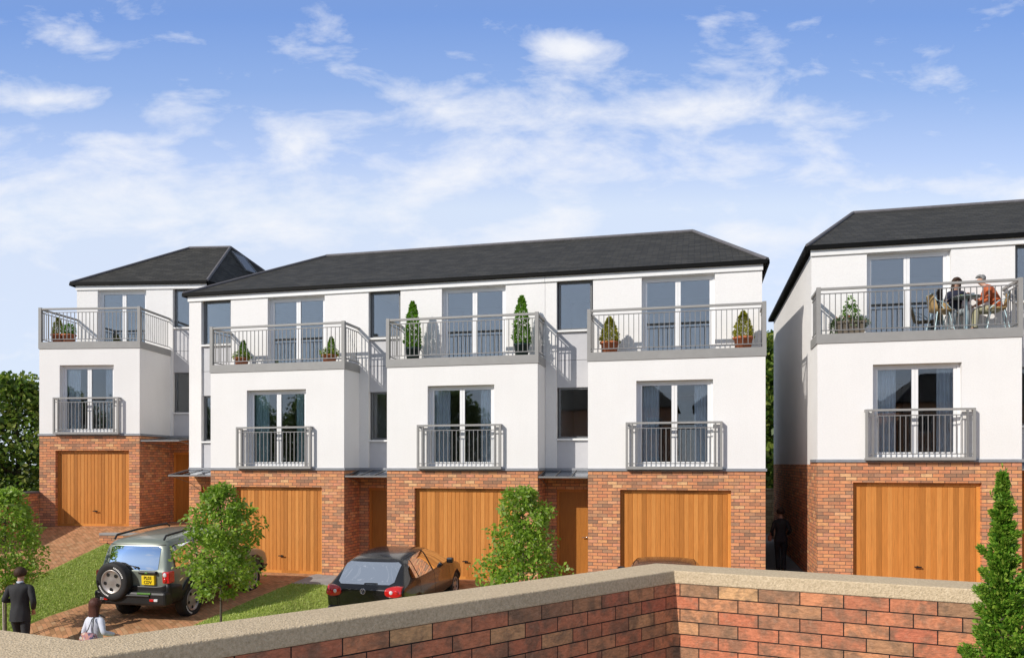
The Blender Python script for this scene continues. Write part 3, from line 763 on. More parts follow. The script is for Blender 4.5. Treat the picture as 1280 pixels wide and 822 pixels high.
# slim conifer in front of the wall
def conifer(name, label, loc, h, r, n, ls, mat, seed, prof, parent=None, cat='conifer', spiky=1.0, group=None, z0=0.0, trunk=True):
    random.seed(seed)
    root = parent or empty(name, loc, 0, label, cat, group)
    off = Vector((0, 0, z0)) if parent is None else Vector(loc)
    if trunk:
        tr = MB(); tr.tube([off + Vector((0, 0, -.05)), off + Vector((0, 0, h * .9))], r * .12, 8, r * .02); tr.build('trunk', M['bark'], root)
    lf = MB(); nb = 120
    for k in range(nb):
        t_ = ((k + .5) / nb) ** .92; a = k * 2.39996 + random.uniform(-.5, .5); rr = r * prof(t_) * random.uniform(.62, 1.22)
        dirv = Vector((cos(a), sin(a), random.uniform(.5, 1.5) * spiky)).normalized(); L = (r * .55 * (prof(t_) ** .7) + ls * 2) * random.uniform(.8, 1.25)
        tip = Vector((cos(a) * rr, sin(a) * rr, t_ * h)); st = tip - dirv * L; wd = L * random.uniform(.20, .32)
        for j in range(int(n / nb)):
            q = random.random() ** .8; p = st.lerp(tip, q) + rv() * wd * random.random() ** .5 * (1.15 - .75 * q)
            leaf(lf, off + p, dirv + rv() * .7, ls * random.uniform(.6, 1.3), .36, 0)
    for j in range(n // 9):
        t_ = random.random() ** 1.1; a = random.uniform(0, 2 * pi); rr = r * prof(t_) * random.uniform(.1, .6); leaf(lf, off + Vector((cos(a) * rr, sin(a) * rr, t_ * h)), Vector((cos(a), sin(a), .7)) + rv(), ls * 1.5, .5, 0)
    # leader
    for j in range(60):
        p = Vector((0, 0, h * (.93 + .09 * j / 60))) + rv() * r * .05; leaf(lf, off + p, Vector((0, 0, 1)) + rv() * .6, ls, .35, 0)
    lf.build('foliage' if parent is None or True else 'crown', mat, root)
    return root
def colp(t_): return pw(t_, [(0, .9), (.1, 1.05), (.3, .95), (.45, .72), (.52, .80), (.62, .60), (.75, .40), (.86, .22), (.95, .09), (1, .04)])
conifer('slim_conifer', 'slim bright green conifer standing in front of the brick wall', (1.335, 3.87, 1.15), 1.61, .24, 80000, .018, M['leafC'], 5, colp)

def solid(parent, z0, h, r, n, ls, mat, prof, seed, c=(0, 0)):
    random.seed(seed); lf = MB()
    for _ in range(n):
        t_ = random.random() ** 1.25; a = random.uniform(0, 2 * pi); rr = r * prof(t_) * random.uniform(.62, 1.0) * (1 + .10 * sin(a * 3 + t_ * 23) + .07 * sin(t_ * 50))
        p = Vector((c[0] + rr * cos(a), c[1] + rr * sin(a), z0 + t_ * h)); leaf(lf, p, Vector((cos(a), sin(a), .9)) + rv() * .8, ls * random.uniform(.6, 1.25), .6, 0)
    tr = MB(); tr.tube([(c[0], c[1], z0 - .06), (c[0], c[1], z0 + h * .9)], .012, 6); tr.build('stem', M['bark'], parent)
    return lf.build('foliage', mat, parent)
def pot(parent, r0, r1, h, mat, rim=.02):
    m = MB(); m.lathe([(.001, 0), (r0, 0), (lerp(r0, r1, .85), h * .82), (r1 + rim * .3, h * .82), (r1 + rim, h * .85), (r1 + rim, h), (r1, h), (r1 - .01, h * .92), (.001, h * .92)], 24)
    return m.build('pot', mat, parent)
def bush(parent, name, c, rad, n, ls, mat, sc=(1, 1, 1), asp=.6):
    m = MB()
    for _ in range(n):
        v = rv(); p = Vector(c) + Vector((v.x * sc[0], v.y * sc[1], v.z * sc[2])) * rad * random.uniform(.55, 1.08)
        leaf(m, p, v + rv() * .7, ls * random.uniform(.6, 1.2), asp)
    return m.build(name, mat, parent)
conep = lambda t_: max(.08, (1 - t_ ** 1.5) ** .75) * (.88 + .12 * min(1, t_ * 5))
spire = lambda t_: pw(t_, [(0, .75), (.12, 1), (.4, .85), (.7, .6), (.9, .3), (1, .1)])
GP = 'potted plants on the balconies'
def onbal(hx, lx, ly, z): return (hx[0] + lx, hx[1] + ly, z)
def xl_(u, Y): return Y * tan(atan((u - 640) / F) - TH)
# house 3: spires in dark pots
for i, (u_, lab) in enumerate(((516, 'slim green conifer in a dark pot, left end of the middle house balcony'), (652, 'slim green conifer in a dark pot, right end of the middle house balcony'))):
    r_ = empty('potted_conifer', (xl_(u_, YF + .42), YF + .42, Z2), 0, lab, 'potted plant', GP)
    pot(r_, .15, .185, .33, M['greenpot']); solid(r_, .30, 1.17, .21, 3000, .058, M['leafM'], spire, 30 + i)
for i, (u_, lab) in enumerate(((762, 'golden cone bush in a terracotta pot, left end of its balcony by the grey cladding'), (929, 'golden cone bush in a terracotta pot, right end of its balcony nearest the alley'))):
    r_ = empty('potted_topiary', (xl_(u_, YF + .38), YF + .38, Z2), 0, lab, 'potted plant', GP)
    pot(r_, .165, .21, .29, M['terracotta']); solid(r_, .25, .62, .235, 3400, .042, M['leafY'], conep, 40 + i)
for i, (u_, lab) in enumerate(((302, 'terracotta pot of yellow-green leaves and dark cone, left on the balcony above green curtains'), (412, 'terracotta pot of yellow-green leaves and dark cone, right on the balcony above green curtains'))):
    r_ = empty('potted_shrub', (xl_(u_, YF + .38), YF + .38, Z2), 0, lab, 'potted plant', GP)
    pot(r_, .15, .18, .22, M['terracotta']); solid(r_, .22, .46, .13, 1400, .038, M['leafC'], conep, 50 + i, (.04, .02))
    bush(r_, 'trailing_leaves', (0, 0, .27), .22, 500, .06, M['leafL'], (1, 1, .5))
for i, (lx, k, lab, mt) in enumerate(((.30, 0, 'golden cone bush in terracotta, leftmost pot on the far left balcony', 'leafY'), (.64, 1, 'round green bush in terracotta beside the golden cone on the far left balcony', 'leafM'))):
    p_ = h1w(lx, .4); r_ = empty('potted_shrub', (p_[0], p_[1], Z2 + .98), 0, lab, 'potted plant', GP)
    pot(r_, .14, .18, .28, M['terracotta'])
    if k == 0: solid(r_, .25, .52, .18, 2200, .036, M[mt], conep, 60)
    else: bush(r_, 'foliage', (0, 0, .42), .17, 900, .05, M[mt])
r_ = empty('planter_box', (2.54 + .72, 17.65 + .42, Z2 + .2), 0, 'dark timber trough of trailing flowers and a small shrub on the right-hand balcony', 'planter', GP)
m = MB()
for a, b in ((0, 1),):
    m.face([(-.26, -.14, 0), (.26, -.14, 0), (.30, -.17, .30), (-.30, -.17, .30)]); m.face([(.26, .14, 0), (-.26, .14, 0), (-.30, .17, .30), (.30, .17, .30)])
    m.face([(.26, -.14, 0), (.26, .14, 0), (.30, .17, .30), (.30, -.17, .30)]); m.face([(-.26, .14, 0), (-.26, -.14, 0), (-.30, -.17, .30), (-.30, .17, .30)])
    m.face([(-.29, -.16, .27), (.29, -.16, .27), (.29, .16, .27), (-.29, .16, .27)])
m.box(-.31, .31, -.185, -.165, .26, .31); m.build('trough', M['wetwood'], r_)
bush(r_, 'trailing_leaves', (0, 0, .30), .32, 1500, .055, M['leafG'], (1.15, .6, .42)); bush(r_, 'trailing_leaves', (-.30, -.02, .18), .15, 300, .05, M['leafG'], (.7, .7, 1.2))
bush(r_, 'flowers', (-.08, -.02, .37), .22, 60, .045, M['flower'], (1, .6, .3), 1.0)
bush(r_, 'shrub', (.02, .02, .55), .16, 380, .055, M['leafM'], (1, .8, .9)); bush(r_, 'shrub', (.02, .02, .74), .10, 180, .05, M['leafM'], (.8, .8, 1.3))

# woodland trees behind and, for the windows to reflect, across the street
GB = 'mature trees behind the houses'
bg = tree('broadleaf_tree', 'dark broadleaf tree at the far left behind the brick wall', (-27.5, 26.5, .3), 6.3, 3.0, .3, 70, 15000, .22, M['leafB'], 71, GB, .16, None, egg, asp=.7)
for k, (x, y, z, s_, rz_, lab) in enumerate((
        (-31.0, 25.0, .3, 1.03, 1.2, 'dark tree cut by the left picture edge, taller than its neighbour'),
        (-24.6, 30.5, .3, 1.0, 2.3, 'dark tree rising just behind the left end of the far left house'),
        (2.5, 36.5, .1, 1.38, .6, 'tree seen over the stone wall at the end of the alley'),
        (5.2, 40, .1, 1.5, 4.1, 'taller tree behind the one at the end of the alley'))):
    c_ = copy_tree(bg); c_.location = (x, y, z); c_.scale = (s_,) * 3; c_.rotation_euler.z = rz_; c_['label'] = lab
for k, (x, y, s_) in enumerate(((-37, -22, 1.25), (-31, -24, 1.35), (-25.5, -22, 1.2), (-43, -20, 1.3), (-19.5, -25, 1.25), (30, -24, 1.3))):
    c_ = copy_tree(bg); c_.location = (x, y, 1.1); c_.scale = (s_,) * 3; c_.rotation_euler.z = k * 1.3
    c_['label'] = 'tree across the street behind the camera, mirrored in the windows'; c_['group'] = 'trees across the street'

# plain unseen houses added across the street for the lower windows to reflect
def opposite(label, x, w, col):
    r_ = empty('reflected_house', (x, -24, 1.1), R(180), label, 'house', 'unseen houses added for window reflections')
    ops = [(xx, xx + 1.2, z, z + 1.3) for xx in (1.0, w / 2 - .6, w - 2.2) for z in (.9, 3.9) if not (z < 1 and abs(xx - w / 2 + .6) < .01)] + [(w / 2 - .5, w / 2 + .5, 0, 2.1)]
    m = MB(); wall_open(m, 0, w, -.3, 6.0, 0, .25, ops); m.box(0, .25, .25, 8, -.3, 6.0); m.box(w - .25, w, .25, 8, -.3, 6.0); m.box(.25, w - .25, 7.75, 8, -.3, 6.0); m.build('wall', col, r_)
    for o_ in ops[:-1]:
        m = MB(); m.box(o_[0], o_[1], .12, .17, o_[2], o_[2] + .06); m.box(o_[0], o_[1], .12, .17, o_[3] - .06, o_[3]); m.box(o_[0], o_[0] + .06, .12, .17, o_[2] + .06, o_[3] - .06); m.box(o_[1] - .06, o_[1], .12, .17, o_[2] + .06, o_[3] - .06)
        f_ = m.build('window', M['frame'], r_); m = MB(); m.box(o_[0] + .06, o_[1] - .06, .135, .15, o_[2] + .06, o_[3] - .06); m.build('pane', M['dark'], f_)
    m = MB(); m.box(w / 2 - .5, w / 2 + .5, .1, .16, 0, 2.1); m.build('door', M['oakd'], r_)
    hip_roof(r_, [(-.2, -.3), (w + .2, -.3), (w + .2, 8.3), (-.2, 8.3)], ((2.4, 4, 8.4), (w - 2.4, 4, 8.4)), True, True, 6.05)
opposite('unseen brick house added behind the camera for window reflections, leftmost of three', -1.5, 12, M['brick'])
opposite('unseen white house added behind the camera for window reflections, between two brick ones', 12.5, 12.5, M['render'])
opposite('unseen brick house added behind the camera for window reflections, rightmost of three', 27, 13, M['brick'])
#<#@@VEH@@
# ------------------------------------------------------------------ vehicles
def car_body(stations, mat, parent, wheels, name='body', sub=2, cutr=.40):
    """closed loft of half sections (y, zb, w0, wb, zbelt, wt, zt) with wheel openings cut out"""
    m = bmesh.new(); rings = []
    for (y, zb, w0, wb, zbelt, wt, zt) in stations:
        hs = [(w0 * .80, zb), (w0, zb + .10), (w0 + .01, (zb + zbelt) / 2 + .03), (wb, zbelt), (lerp(wb, wt, .55), lerp(zbelt, zt, .5)), (wt, zt - .045 * (1 if zt - zbelt > .2 else .4)), (wt * .72, zt)]
        pts = [(0, zb)] + hs + [(0, zt + .012)] + [(-x, z) for x, z in hs[::-1]]
        rings.append([m.verts.new((x, y, z)) for x, z in pts])
    n = len(rings[0])
    for a, b in zip(rings, rings[1:]):
        for i in range(n): m.faces.new((a[i], a[(i + 1) % n], b[(i + 1) % n], b[i]))
    h = n // 2
    for r_, flip in ((rings[0], True), (rings[-1], False)):
        for i in range(h):
            a, b, c, d = r_[i], r_[i + 1], r_[(n - i - 1) % n], r_[(n - i) % n]
            f = [a, b, c, d] if i else [a, b, c]
            if i == h - 1: f = [a, b, d] if i else f
            f = list(dict.fromkeys(f if not flip else f[::-1]))
            if len(f) > 2:
                try: m.faces.new(f)
                except ValueError: pass
    bmesh.ops.recalc_face_normals(m, faces=m.faces)
    cr = m.edges.layers.float.new('crease_edge')
    for r_ in (rings[0], rings[-1]):
        for i in range(n):
            e = m.edges.get((r_[i], r_[(i + 1) % n]))
            if e: e[cr] = .5
    for k in (4,):
        for a, b in zip(rings, rings[1:]):
            for i in (k, n - k):
                e = m.edges.get((a[i], b[i]))
                if e: e[cr] = .45
    for f in m.faces: f.smooth = True
    me = bpy.data.meshes.new(name); m.to_mesh(me); m.free(); me.materials.append(mat)
    o = bpy.data.objects.new(name, me); COL.objects.link(o)
    s = o.modifiers.new('s', 'SUBSURF'); s.levels = s.render_levels = sub
    baked(o)
    smooth_me = o.data.copy(); 
    for (y, z, r) in wheels:
        for sd in (-1, 1):
            c = MB(); c.lathe([(.001, 0), (cutr * r, 0), (cutr * r, .5), (.001, .5)], 40, (.55 if sd > 0 else -1.05, y, z), 'x')
            co_ = c.build('cutter', M['plastic'])
            bmx = bmesh.new(); bmx.from_mesh(co_.data); bmesh.ops.remove_doubles(bmx, verts=bmx.verts, dist=.002); bmesh.ops.recalc_face_normals(bmx, faces=bmx.faces); bmx.to_mesh(co_.data); bmx.free()
            b = o.modifiers.new('b', 'BOOLEAN'); b.operation = 'DIFFERENCE'; b.object = co_; b.solver = 'EXACT'
            baked(o); bpy.data.objects.remove(co_)
    o.parent = parent
    return o, smooth_me
class Skin:
    """projects outlines onto a body surface"""
    def __init__(s, me):
        bm_ = bmesh.new(); bm_.from_mesh(me); s.t = BVHTree.FromBMesh(bm_); s.bm = bm_
    def hit(s, p, d):
        r = s.t.ray_cast(Vector(p), Vector(d)); return r[0], r[1]
    def patch(s, name, mat, parent, cols, axis, off=.006, nv=8, thick=0, side=1):
        """cols: list of (a, z0, z1); axis 'x' (side view: a = y) or '-y'/'+y' (a = x)"""
        rows = []
        for (a, z0, z1) in cols:
            row = []
            for k in range(nv + 1):
                z = lerp(z0, z1, k / nv)
                if axis == 'x': P, D = (side * 3, a, z), (-side, 0, 0)
                elif axis == 'y': P, D = (a, -3, z), (0, 1, 0)
                else: P, D = (a, 8, z), (0, -1, 0)
                h_, n_ = s.hit(P, D)
                if h_ is None: h_, n_ = Vector((side * .7, a, z)) if axis == 'x' else Vector((a, 0, z)), -Vector(D)
                if n_.dot(Vector(D)) > 0: n_ = -n_
                row.append(h_ + n_ * off)
            rows.append(row)
        m = MB(); m.grid(rows, True)
        o = m.build(name, mat, parent)
        if thick:
            so_ = o.modifiers.new('t', 'SOLIDIFY'); so_.thickness = thick; so_.offset = 0
        return o
def dense(cols, n):
    out = []
    L = cols[-1][0] - cols[0][0]
    for k in range(n + 1):
        a = cols[0][0] + L * k / n
        out.append((a, pw(a, [(c[0], c[1]) for c in cols]) if L > 0 else 0, pw(a, [(c[0], c[2]) for c in cols])))
    return out
def wheel(parent, x, y, z, r, side, w=.21, spokes=5, lettering=False, axis='x'):
    root = MB(); s = side
    def o_(xx): return xx * s
    root.lathe([(r * .60, o_(-w)), (r * .93, o_(-w)), (r, o_(-w * .85)), (r, o_(-w * .15)), (r * .965, o_(-.012)), (r * .86, o_(.006)), (r * .64, o_(-.004)), (r * .60, o_(-.02))], 40, (0, 0, 0), axis)
    ty = root.build('wheel', M['tyre'], parent, loc=(x, y, z))
    if lettering:
        for a0 in (.25 * pi, 1.25 * pi):
            m = MB()
            for k in range(9):
                a = a0 + (k - 4) * .12
                c_ = [(lerp(.72, .80, p) * r, a + q * .045) for p, q in ((0, -1), (1, -1), (1, 1), (0, 1))]
                P = [(rr * cos(t_), rr * sin(t_)) for rr, t_ in c_]
                m.face([((o_(.006), p[0], p[1]) if axis == 'x' else (p[0], o_(.006), p[1])) for p in P])
            m.build('tyre_lettering', M['whiteletter'], ty)
    m = MB(); m.m = 0
    R_ = r * .62
    m.lathe([(R_, o_(-.03)), (R_, o_(-.002)), (R_ * .93, o_(-.006)), (R_ * .86, o_(-.03)), (R_ * .3, o_(-.012)), (R_ * .16, o_(-.006)), (.001, o_(-.004))], 40, (0, 0, 0), axis)
    m.m = 1
    for k in range(spokes):
        a = 2 * pi * (k + .5) / spokes + .2; cx, cy = R_ * .66 * cos(a), R_ * .66 * sin(a); q = []
        for j in range(14):
            b_ = 2 * pi * j / 14; dx, dy = R_ * .13 * cos(b_), R_ * .19 * sin(b_)
            px = cx + dx * cos(a) * 1.2 - dy * sin(a) * .8; py = cy + dx * sin(a) * 1.2 + dy * cos(a) * .8
            q.append((o_(-.011), px, py) if axis == 'x' else (px, o_(-.011), py))
        m.face(q)
    m.build('rim', [M['alloy'], M['dark']], ty)
    return ty
def text(parent, body, size, mat, loc, rot, name='lettering', ext=.0015, sx=1):
    cu = bpy.data.curves.new(name, 'FONT'); cu.body = body; cu.size = size; cu.align_x = 'CENTER'; cu.align_y = 'CENTER'; cu.extrude = ext
    cu.offset = size * .012
    o = bpy.data.objects.new(name, cu); COL.objects.link(o)
    dg = bpy.context.evaluated_depsgraph_get(); dg.update(); me = bpy.data.meshes.new_from_object(o.evaluated_get(dg)); bpy.data.objects.remove(o)
    me.materials.clear(); me.materials.append(mat); o = bpy.data.objects.new(name, me); COL.objects.link(o); o.parent = parent; o.location = loc; o.rotation_euler = rot; o.scale.x = sx
    return o
def rbox(name, mat, parent, x0, x1, y0, y1, z0, z1, bev=.02):
    m = MB(); m.box(x0, x1, y0, y1, z0, z1); return m.build(name, mat, parent, bevel=bev)
def disc(name, mat, parent, c, r, th=.02, axis='y', n=24, prof=None):
    m = MB(); m.lathe(prof or [(.001, -th), (r * .8, -th * .9), (r, -th * .3), (r, 0), (.001, 0)], n, c, axis); return m.build(name, mat, parent)

def offroad():
    root = empty('off_road_car', (0, 0, 0), 0, 'sage green off-road car with a spare wheel on its tailgate', 'car', 'cars parked on the drives')
    S_ = [(.02, .50, .76, .80, 1.02, .74, 1.08), (.05, .44, .82, .84, 1.04, .74, 1.14), (.20, .40, .87, .86, 1.06, .71, 1.64), (.32, .38, .88, .87, 1.06, .72, 1.70), (.9, .37, .89, .88, 1.06, .73, 1.735), (2.0, .36, .89, .88, 1.04, .72, 1.735), (2.62, .36, .89, .88, 1.02, .69, 1.68),
          (3.25, .36, .89, .87, 1.0, .80, 1.09), (3.4, .36, .89, .87, 1.0, .80, 1.06), (4.0, .38, .88, .84, .92, .76, .99), (4.25, .45, .82, .78, .80, .70, .86), (4.33, .50, .70, .70, .70, .60, .74)]
    wy = (.86, 3.42); wr = .365
    body, sm = car_body(S_, M['suvpaint'], root, [(y, wr, 1.0) for y in wy], cutr=.43)
    sk = Skin(sm)
    sk.patch('rear_window', M['carrear'], root, dense([(-.60, 1.13, 1.53), (-.52, 1.11, 1.57), (.52, 1.11, 1.57), (.60, 1.13, 1.53)], 16), 'y', .008)
    sk.patch('roof_spoiler_seam', M['plastic'], root, dense([(-.66, 1.585, 1.60), (.66, 1.585, 1.60)], 16), 'y', .010, nv=2)
    for s in (-1, 1):
        for cols in ([(.30, 1.14, 1.50), (.42, 1.12, 1.56), (1.05, 1.12, 1.57)], [(1.14, 1.12, 1.57), (1.85, 1.12, 1.57)], [(1.94, 1.12, 1.57), (2.5, 1.11, 1.54), (2.95, 1.10, 1.28), (3.05, 1.10, 1.16)]):
            sk.patch('side_window', M['carglass'], root, dense(cols, 14), 'x', .008, side=s)
            sk.patch('window_seal', M['plastic'], root, dense([(a - .025 if a == cols[0][0] else (a + .025 if a == cols[-1][0] else a), z0 - .025, z1 + .02) for a, z0, z1 in cols], 14), 'x', .004, side=s)
        # black lower cladding with arches
        def top(a):
            t_ = .56
            for w_ in wy:
                d_ = abs(a - w_)
                if d_ < .56: t_ = max(t_, wr + math.sqrt(max(0, .53 ** 2 - min(d_, .53) ** 2)) * 1.0)
            if a < .40: t_ = max(t_, lerp(.86, .78, a / .4))
            return t_
        def bot(a):
            b_ = .41
            for w_ in wy:
                d_ = abs(a - w_)
                if d_ < .432: b_ = max(b_, wr + math.sqrt(.432 ** 2 - d_ ** 2))
            return b_
        cols = [(.03 + 4.2 * k / 110, bot(.03 + 4.2 * k / 110), max(top(.03 + 4.2 * k / 110), bot(.03 + 4.2 * k / 110) + .01)) for k in range(111)]
        sk.patch('side_cladding', M['plastic'], root, cols, 'x', .022, nv=5, thick=.03, side=s)
        for yy_ in (1.10, 1.89):
            sk.patch('door_seam', M['plastic'], root, [(yy_ - .004, .58, 1.10), (yy_ + .004, .58, 1.10)], 'x', .003, nv=12, side=s)
        for w_ in wy: wheel(root, s * .865, w_, wr, wr, s, w=.23, lettering=True)
        m = MB(); m.tube([(s * .60, .28, 1.69), (s * .60, .36, 1.765), (s * .60, 1.0, 1.79), (s * .60, 2.1, 1.785), (s * .60, 2.2, 1.72)], .022, 8); m.build('roof_rail', M['plastic'], root)
        # lamps
        m = MB(); m.box(s * .72, s * .885, .0, .20, .86, 1.09); tl = m.build('tail_lamp', M['lamp'], root, bevel=.02)
        disc('lens', M['lampw'], tl, (s * .785, -.001, 1.03), .045, .015); disc('lens', M['lamp'], tl, (s * .785, -.001, .925), .045, .02)
        b_ = rbox('bumper_lamp', M['lamp'], root, s * .50, s * .60, -.15, -.10, .52, .57, .01); rbox('lens', M['lampw'], b_, s * .602, s * .69, -.148, -.10, .52, .57, .01)
        m = MB(); m.box(s * .90, s * 1.06, 2.85, 2.95, 1.06, 1.20); m.build('door_mirror', M['plastic'], root, bevel=.03)
    m = MB(); m.box(-.86, .86, -.12, .16, .42, .70); bp2 = m.build('rear_bumper', M['plastic'], root, bevel=.05)
    rbox('bumper_step', M['plastic'], bp2, -.5, .5, -.15, -.05, .60, .645, .015)
    sk.patch('bumper_upper', M['plastic'], root, dense([(-.84, .62, .84), (-.62, .62, .80), (.62, .62, .80), (.84, .62, .84)], 20), 'y', .03, thick=.03)
    sk.patch('windscreen', M['carglass'], root, dense([(-.66, 1.16, 1.58), (.66, 1.16, 1.58)], 16), '-y', .008)
    # spare wheel left of centre
    sp_ = wheel(root, -.36, -.20, .90, .385, -1, w=.22, lettering=True, axis='y'); sp_.name = 'spare_wheel'
    rbox('wheel_bracket', M['plastic'], root, -.46, -.26, -.06, .10, .82, 1.02, .02)
    hd = rbox('tailgate_handle', M['plastic'], root, .18, .60, -.045, .05, 1.035, 1.10, .02)
    m = MB(); m.lathe([(.001, -.003), (.035, -.003), (.035, 0), (.001, 0)], 20, (0, 0, 0), 'y'); o = m.build('badge', M['greenlabel'], hd, loc=(.38, -.048, 1.07)); o.scale = (1, 1, .6)
    pl = rbox('number_plate', M['yellow'], root, .25, .55, -.035, .04, .83, 1.015, .006)
    text(pl, 'PL03', .092, M['lettering'], (.40, -.038, .966), (R(90), 0, 0)); text(pl, 'CDV', .092, M['lettering'], (.40, -.038, .880), (R(90), 0, 0))
    rbox('bumper_label', M['greenlabel'], root, .20, .52, -.135, -.115, .655, .69, .004)
    m = MB(); m.tube([(.02, -.0, 1.14), (-.02, .01, 1.16)], .022, 8); m.tube([(.0, .015, 1.16), (-.30, .05, 1.20)], .009, 6)
    o = m.build('rear_wiper', M['plastic'], root); o.location = (.10, -.02, .02)
    return root
suv = offroad(); suv.location = (-10.67, 12.95, -.335); suv.rotation_euler = (R(3.4), 0, R(1.2)); suv.scale = (.92, .88, .97)

def hatch(name_label):
    root = empty('hatchback_car', (0, 0, 0), 0, name_label, 'car', 'cars parked on the drives')
    S_ = [(.02, .42, .70, .76, .74, .68, .90), (.07, .36, .80, .83, .90, .75, .965), (.20, .32, .85, .85, .93, .72, 1.03), (.58, .28, .87, .86, .95, .62, 1.37), (.78, .27, .875, .87, .95, .61, 1.43), (1.5, .25, .88, .87, .93, .61, 1.475), (2.3, .25, .88, .87, .91, .60, 1.43),
          (3.05, .25, .88, .86, .89, .74, 1.0), (3.25, .25, .88, .86, .87, .74, .94), (3.8, .28, .86, .80, .78, .68, .84), (4.10, .36, .76, .72, .66, .62, .72), (4.17, .42, .60, .60, .60, .50, .62)]
    wy = (.80, 3.35); wr = .315
    body, sm = car_body(S_, M['blackpaint'], root, [(y, wr, 1) for y in wy], cutr=.365)
    sk = Skin(sm)
    sk.patch('rear_window', M['carrear'], root, dense([(-.60, 1.03, 1.30), (-.53, .99, 1.345), (.53, .99, 1.345), (.60, 1.03, 1.30)], 16), 'y', .007)
    sk.patch('windscreen', M['carglass'], root, dense([(-.62, 1.04, 1.36), (.62, 1.04, 1.36)], 16), '-y', .007)
    for s in (-1, 1):
        for cols in ([(.62, 1.04, 1.13), (.75, 1.01, 1.27), (.92, 1.0, 1.345)], [(.96, 1.0, 1.35), (1.3, .99, 1.385), (1.74, .985, 1.395)], [(1.82, .985, 1.395), (2.25, .98, 1.365), (2.75, .975, 1.14), (2.98, .975, 1.0)]):
            sk.patch('side_window', M['carglass'], root, dense(cols, 16), 'x', .007, side=s)
        for yy_ in (1.78,): sk.patch('door_seam', M['plastic'], root, [(yy_ - .03, .98, 1.40), (yy_ + .03, .98, 1.40)], 'x', .006, nv=12, side=s)
        for yy_ in (.95, 1.82, 2.85): sk.patch('door_seam', M['dark'], root, [(yy_ - .004, .35, .97), (yy_ + .004, .35, .97)], 'x', .002, nv=12, side=s)
        for w_ in wy: wheel(root, s * .85, w_, wr, wr, s, w=.2)
        tl = sk.patch('tail_lamp', M['lamp'], root, dense([(s * .47, .84, .90), (s * .50, .80, .935), (s * .60, .775, .96), (s * .70, .775, .97), (s * .80, .80, .955)] if s > 0 else
                      [(-.80, .80, .955), (-.70, .775, .97), (-.60, .775, .96), (-.50, .80, .935), (-.47, .84, .90)], 14), 'y', .012, thick=.02)
        h_, n_ = sk.hit((s * .60, -3, .87), (0, 1, 0)); disc('lens', M['lampw'], tl, (s * .60, h_.y - .014, .87), .04, .014)
        h_, n_ = sk.hit((s * .70, -3, .865), (0, 1, 0)); disc('lens', M['lamp'], tl, (s * .70, h_.y - .012, .865), .055, .016)
        m = MB(); m.box(s * .87, s * 1.03, 2.62, 2.73, .97, 1.09); m.build('door_mirror', M['blackpaint'], root, bevel=.03)
    rbox('rear_bumper', M['blackpaint'], root, -.78, .78, -.05, .2, .34, .58, .06)
    pl = rbox('number_plate', M['yellow'], root, -.26, .26, -.055, .10, .46, .57, .005)
    h_, n_ = sk.hit((0, -3, .88), (0, 1, 0)); ey = h_.y - .012
    m = MB(); rg = [(cos(2 * pi * k / 28) * .052, ey, .88 + sin(2 * pi * k / 28) * .052) for k in range(29)]; m.tube(rg, .006, 6, cap=False)
    m.tube([(-.020, ey, .925), (0, ey, .888), (.020, ey, .925)], .0055, 6); m.tube([(-.043, ey, .905), (-.020, ey, .840), (0, ey, .880), (.020, ey, .840), (.043, ey, .905)], .0055, 6)
    m.build('emblem', M['emblem'], root)
    h_, n_ = sk.hit((0, -3, 1.01), (0, 1, 0)); m = MB(); m.tube([(0, h_.y - .015, 1.0), (.0, h_.y - .02, 1.015), (.27, h_.y - .015, 1.02)], .009, 6); m.tube([(0, h_.y - .0, 1.0), (0, h_.y - .03, 1.0)], .02, 8); m.build('rear_wiper', M['plastic'], root)
    return root
g1 = hatch('black hatchback half hidden by the brick wall'); g1.location = (-6.02, 13.35, -.40); g1.rotation_euler = (R(3.6), 0, 0); g1.scale = (.93, .95, .955)
g2 = copy_tree(g1); g2.location = (-.55, 12.9, -.42); g2['label'] = 'dark car of which only the roof shows over the brick wall'
#>#@@VEH@@
#<#@@PPL@@
# ------------------------------------------------------------------ people
def skin_mesh(name, J, E, root_j, mat, parent, sub=2):
    names = list(J); idx = {n_: i for i, n_ in enumerate(names)}
    me = bpy.data.meshes.new(name); me.from_pydata([J[n_][0] for n_ in names], [(idx[a], idx[b]) for a, b in E], [])
    o = bpy.data.objects.new(name, me); COL.objects.link(o)
    sk = o.modifiers.new('skin', 'SKIN'); sk.use_smooth_shade = True; sk.branch_smoothing = .4
    me.skin_vertices or me.attributes
    sv = me.skin_vertices[0].data
    for n_ in names:
        r = J[n_][1]; sv[idx[n_]].radius = r if isinstance(r, tuple) else (r, r)
        sv[idx[n_]].use_root = (n_ == root_j)
    s = o.modifiers.new('sub', 'SUBSURF'); s.levels = s.render_levels = sub
    baked(o); o.data.materials.clear(); o.data.materials.append(mat); o.parent = parent
    return o
V = Vector
def chain(*names): return list(zip(names, names[1:]))
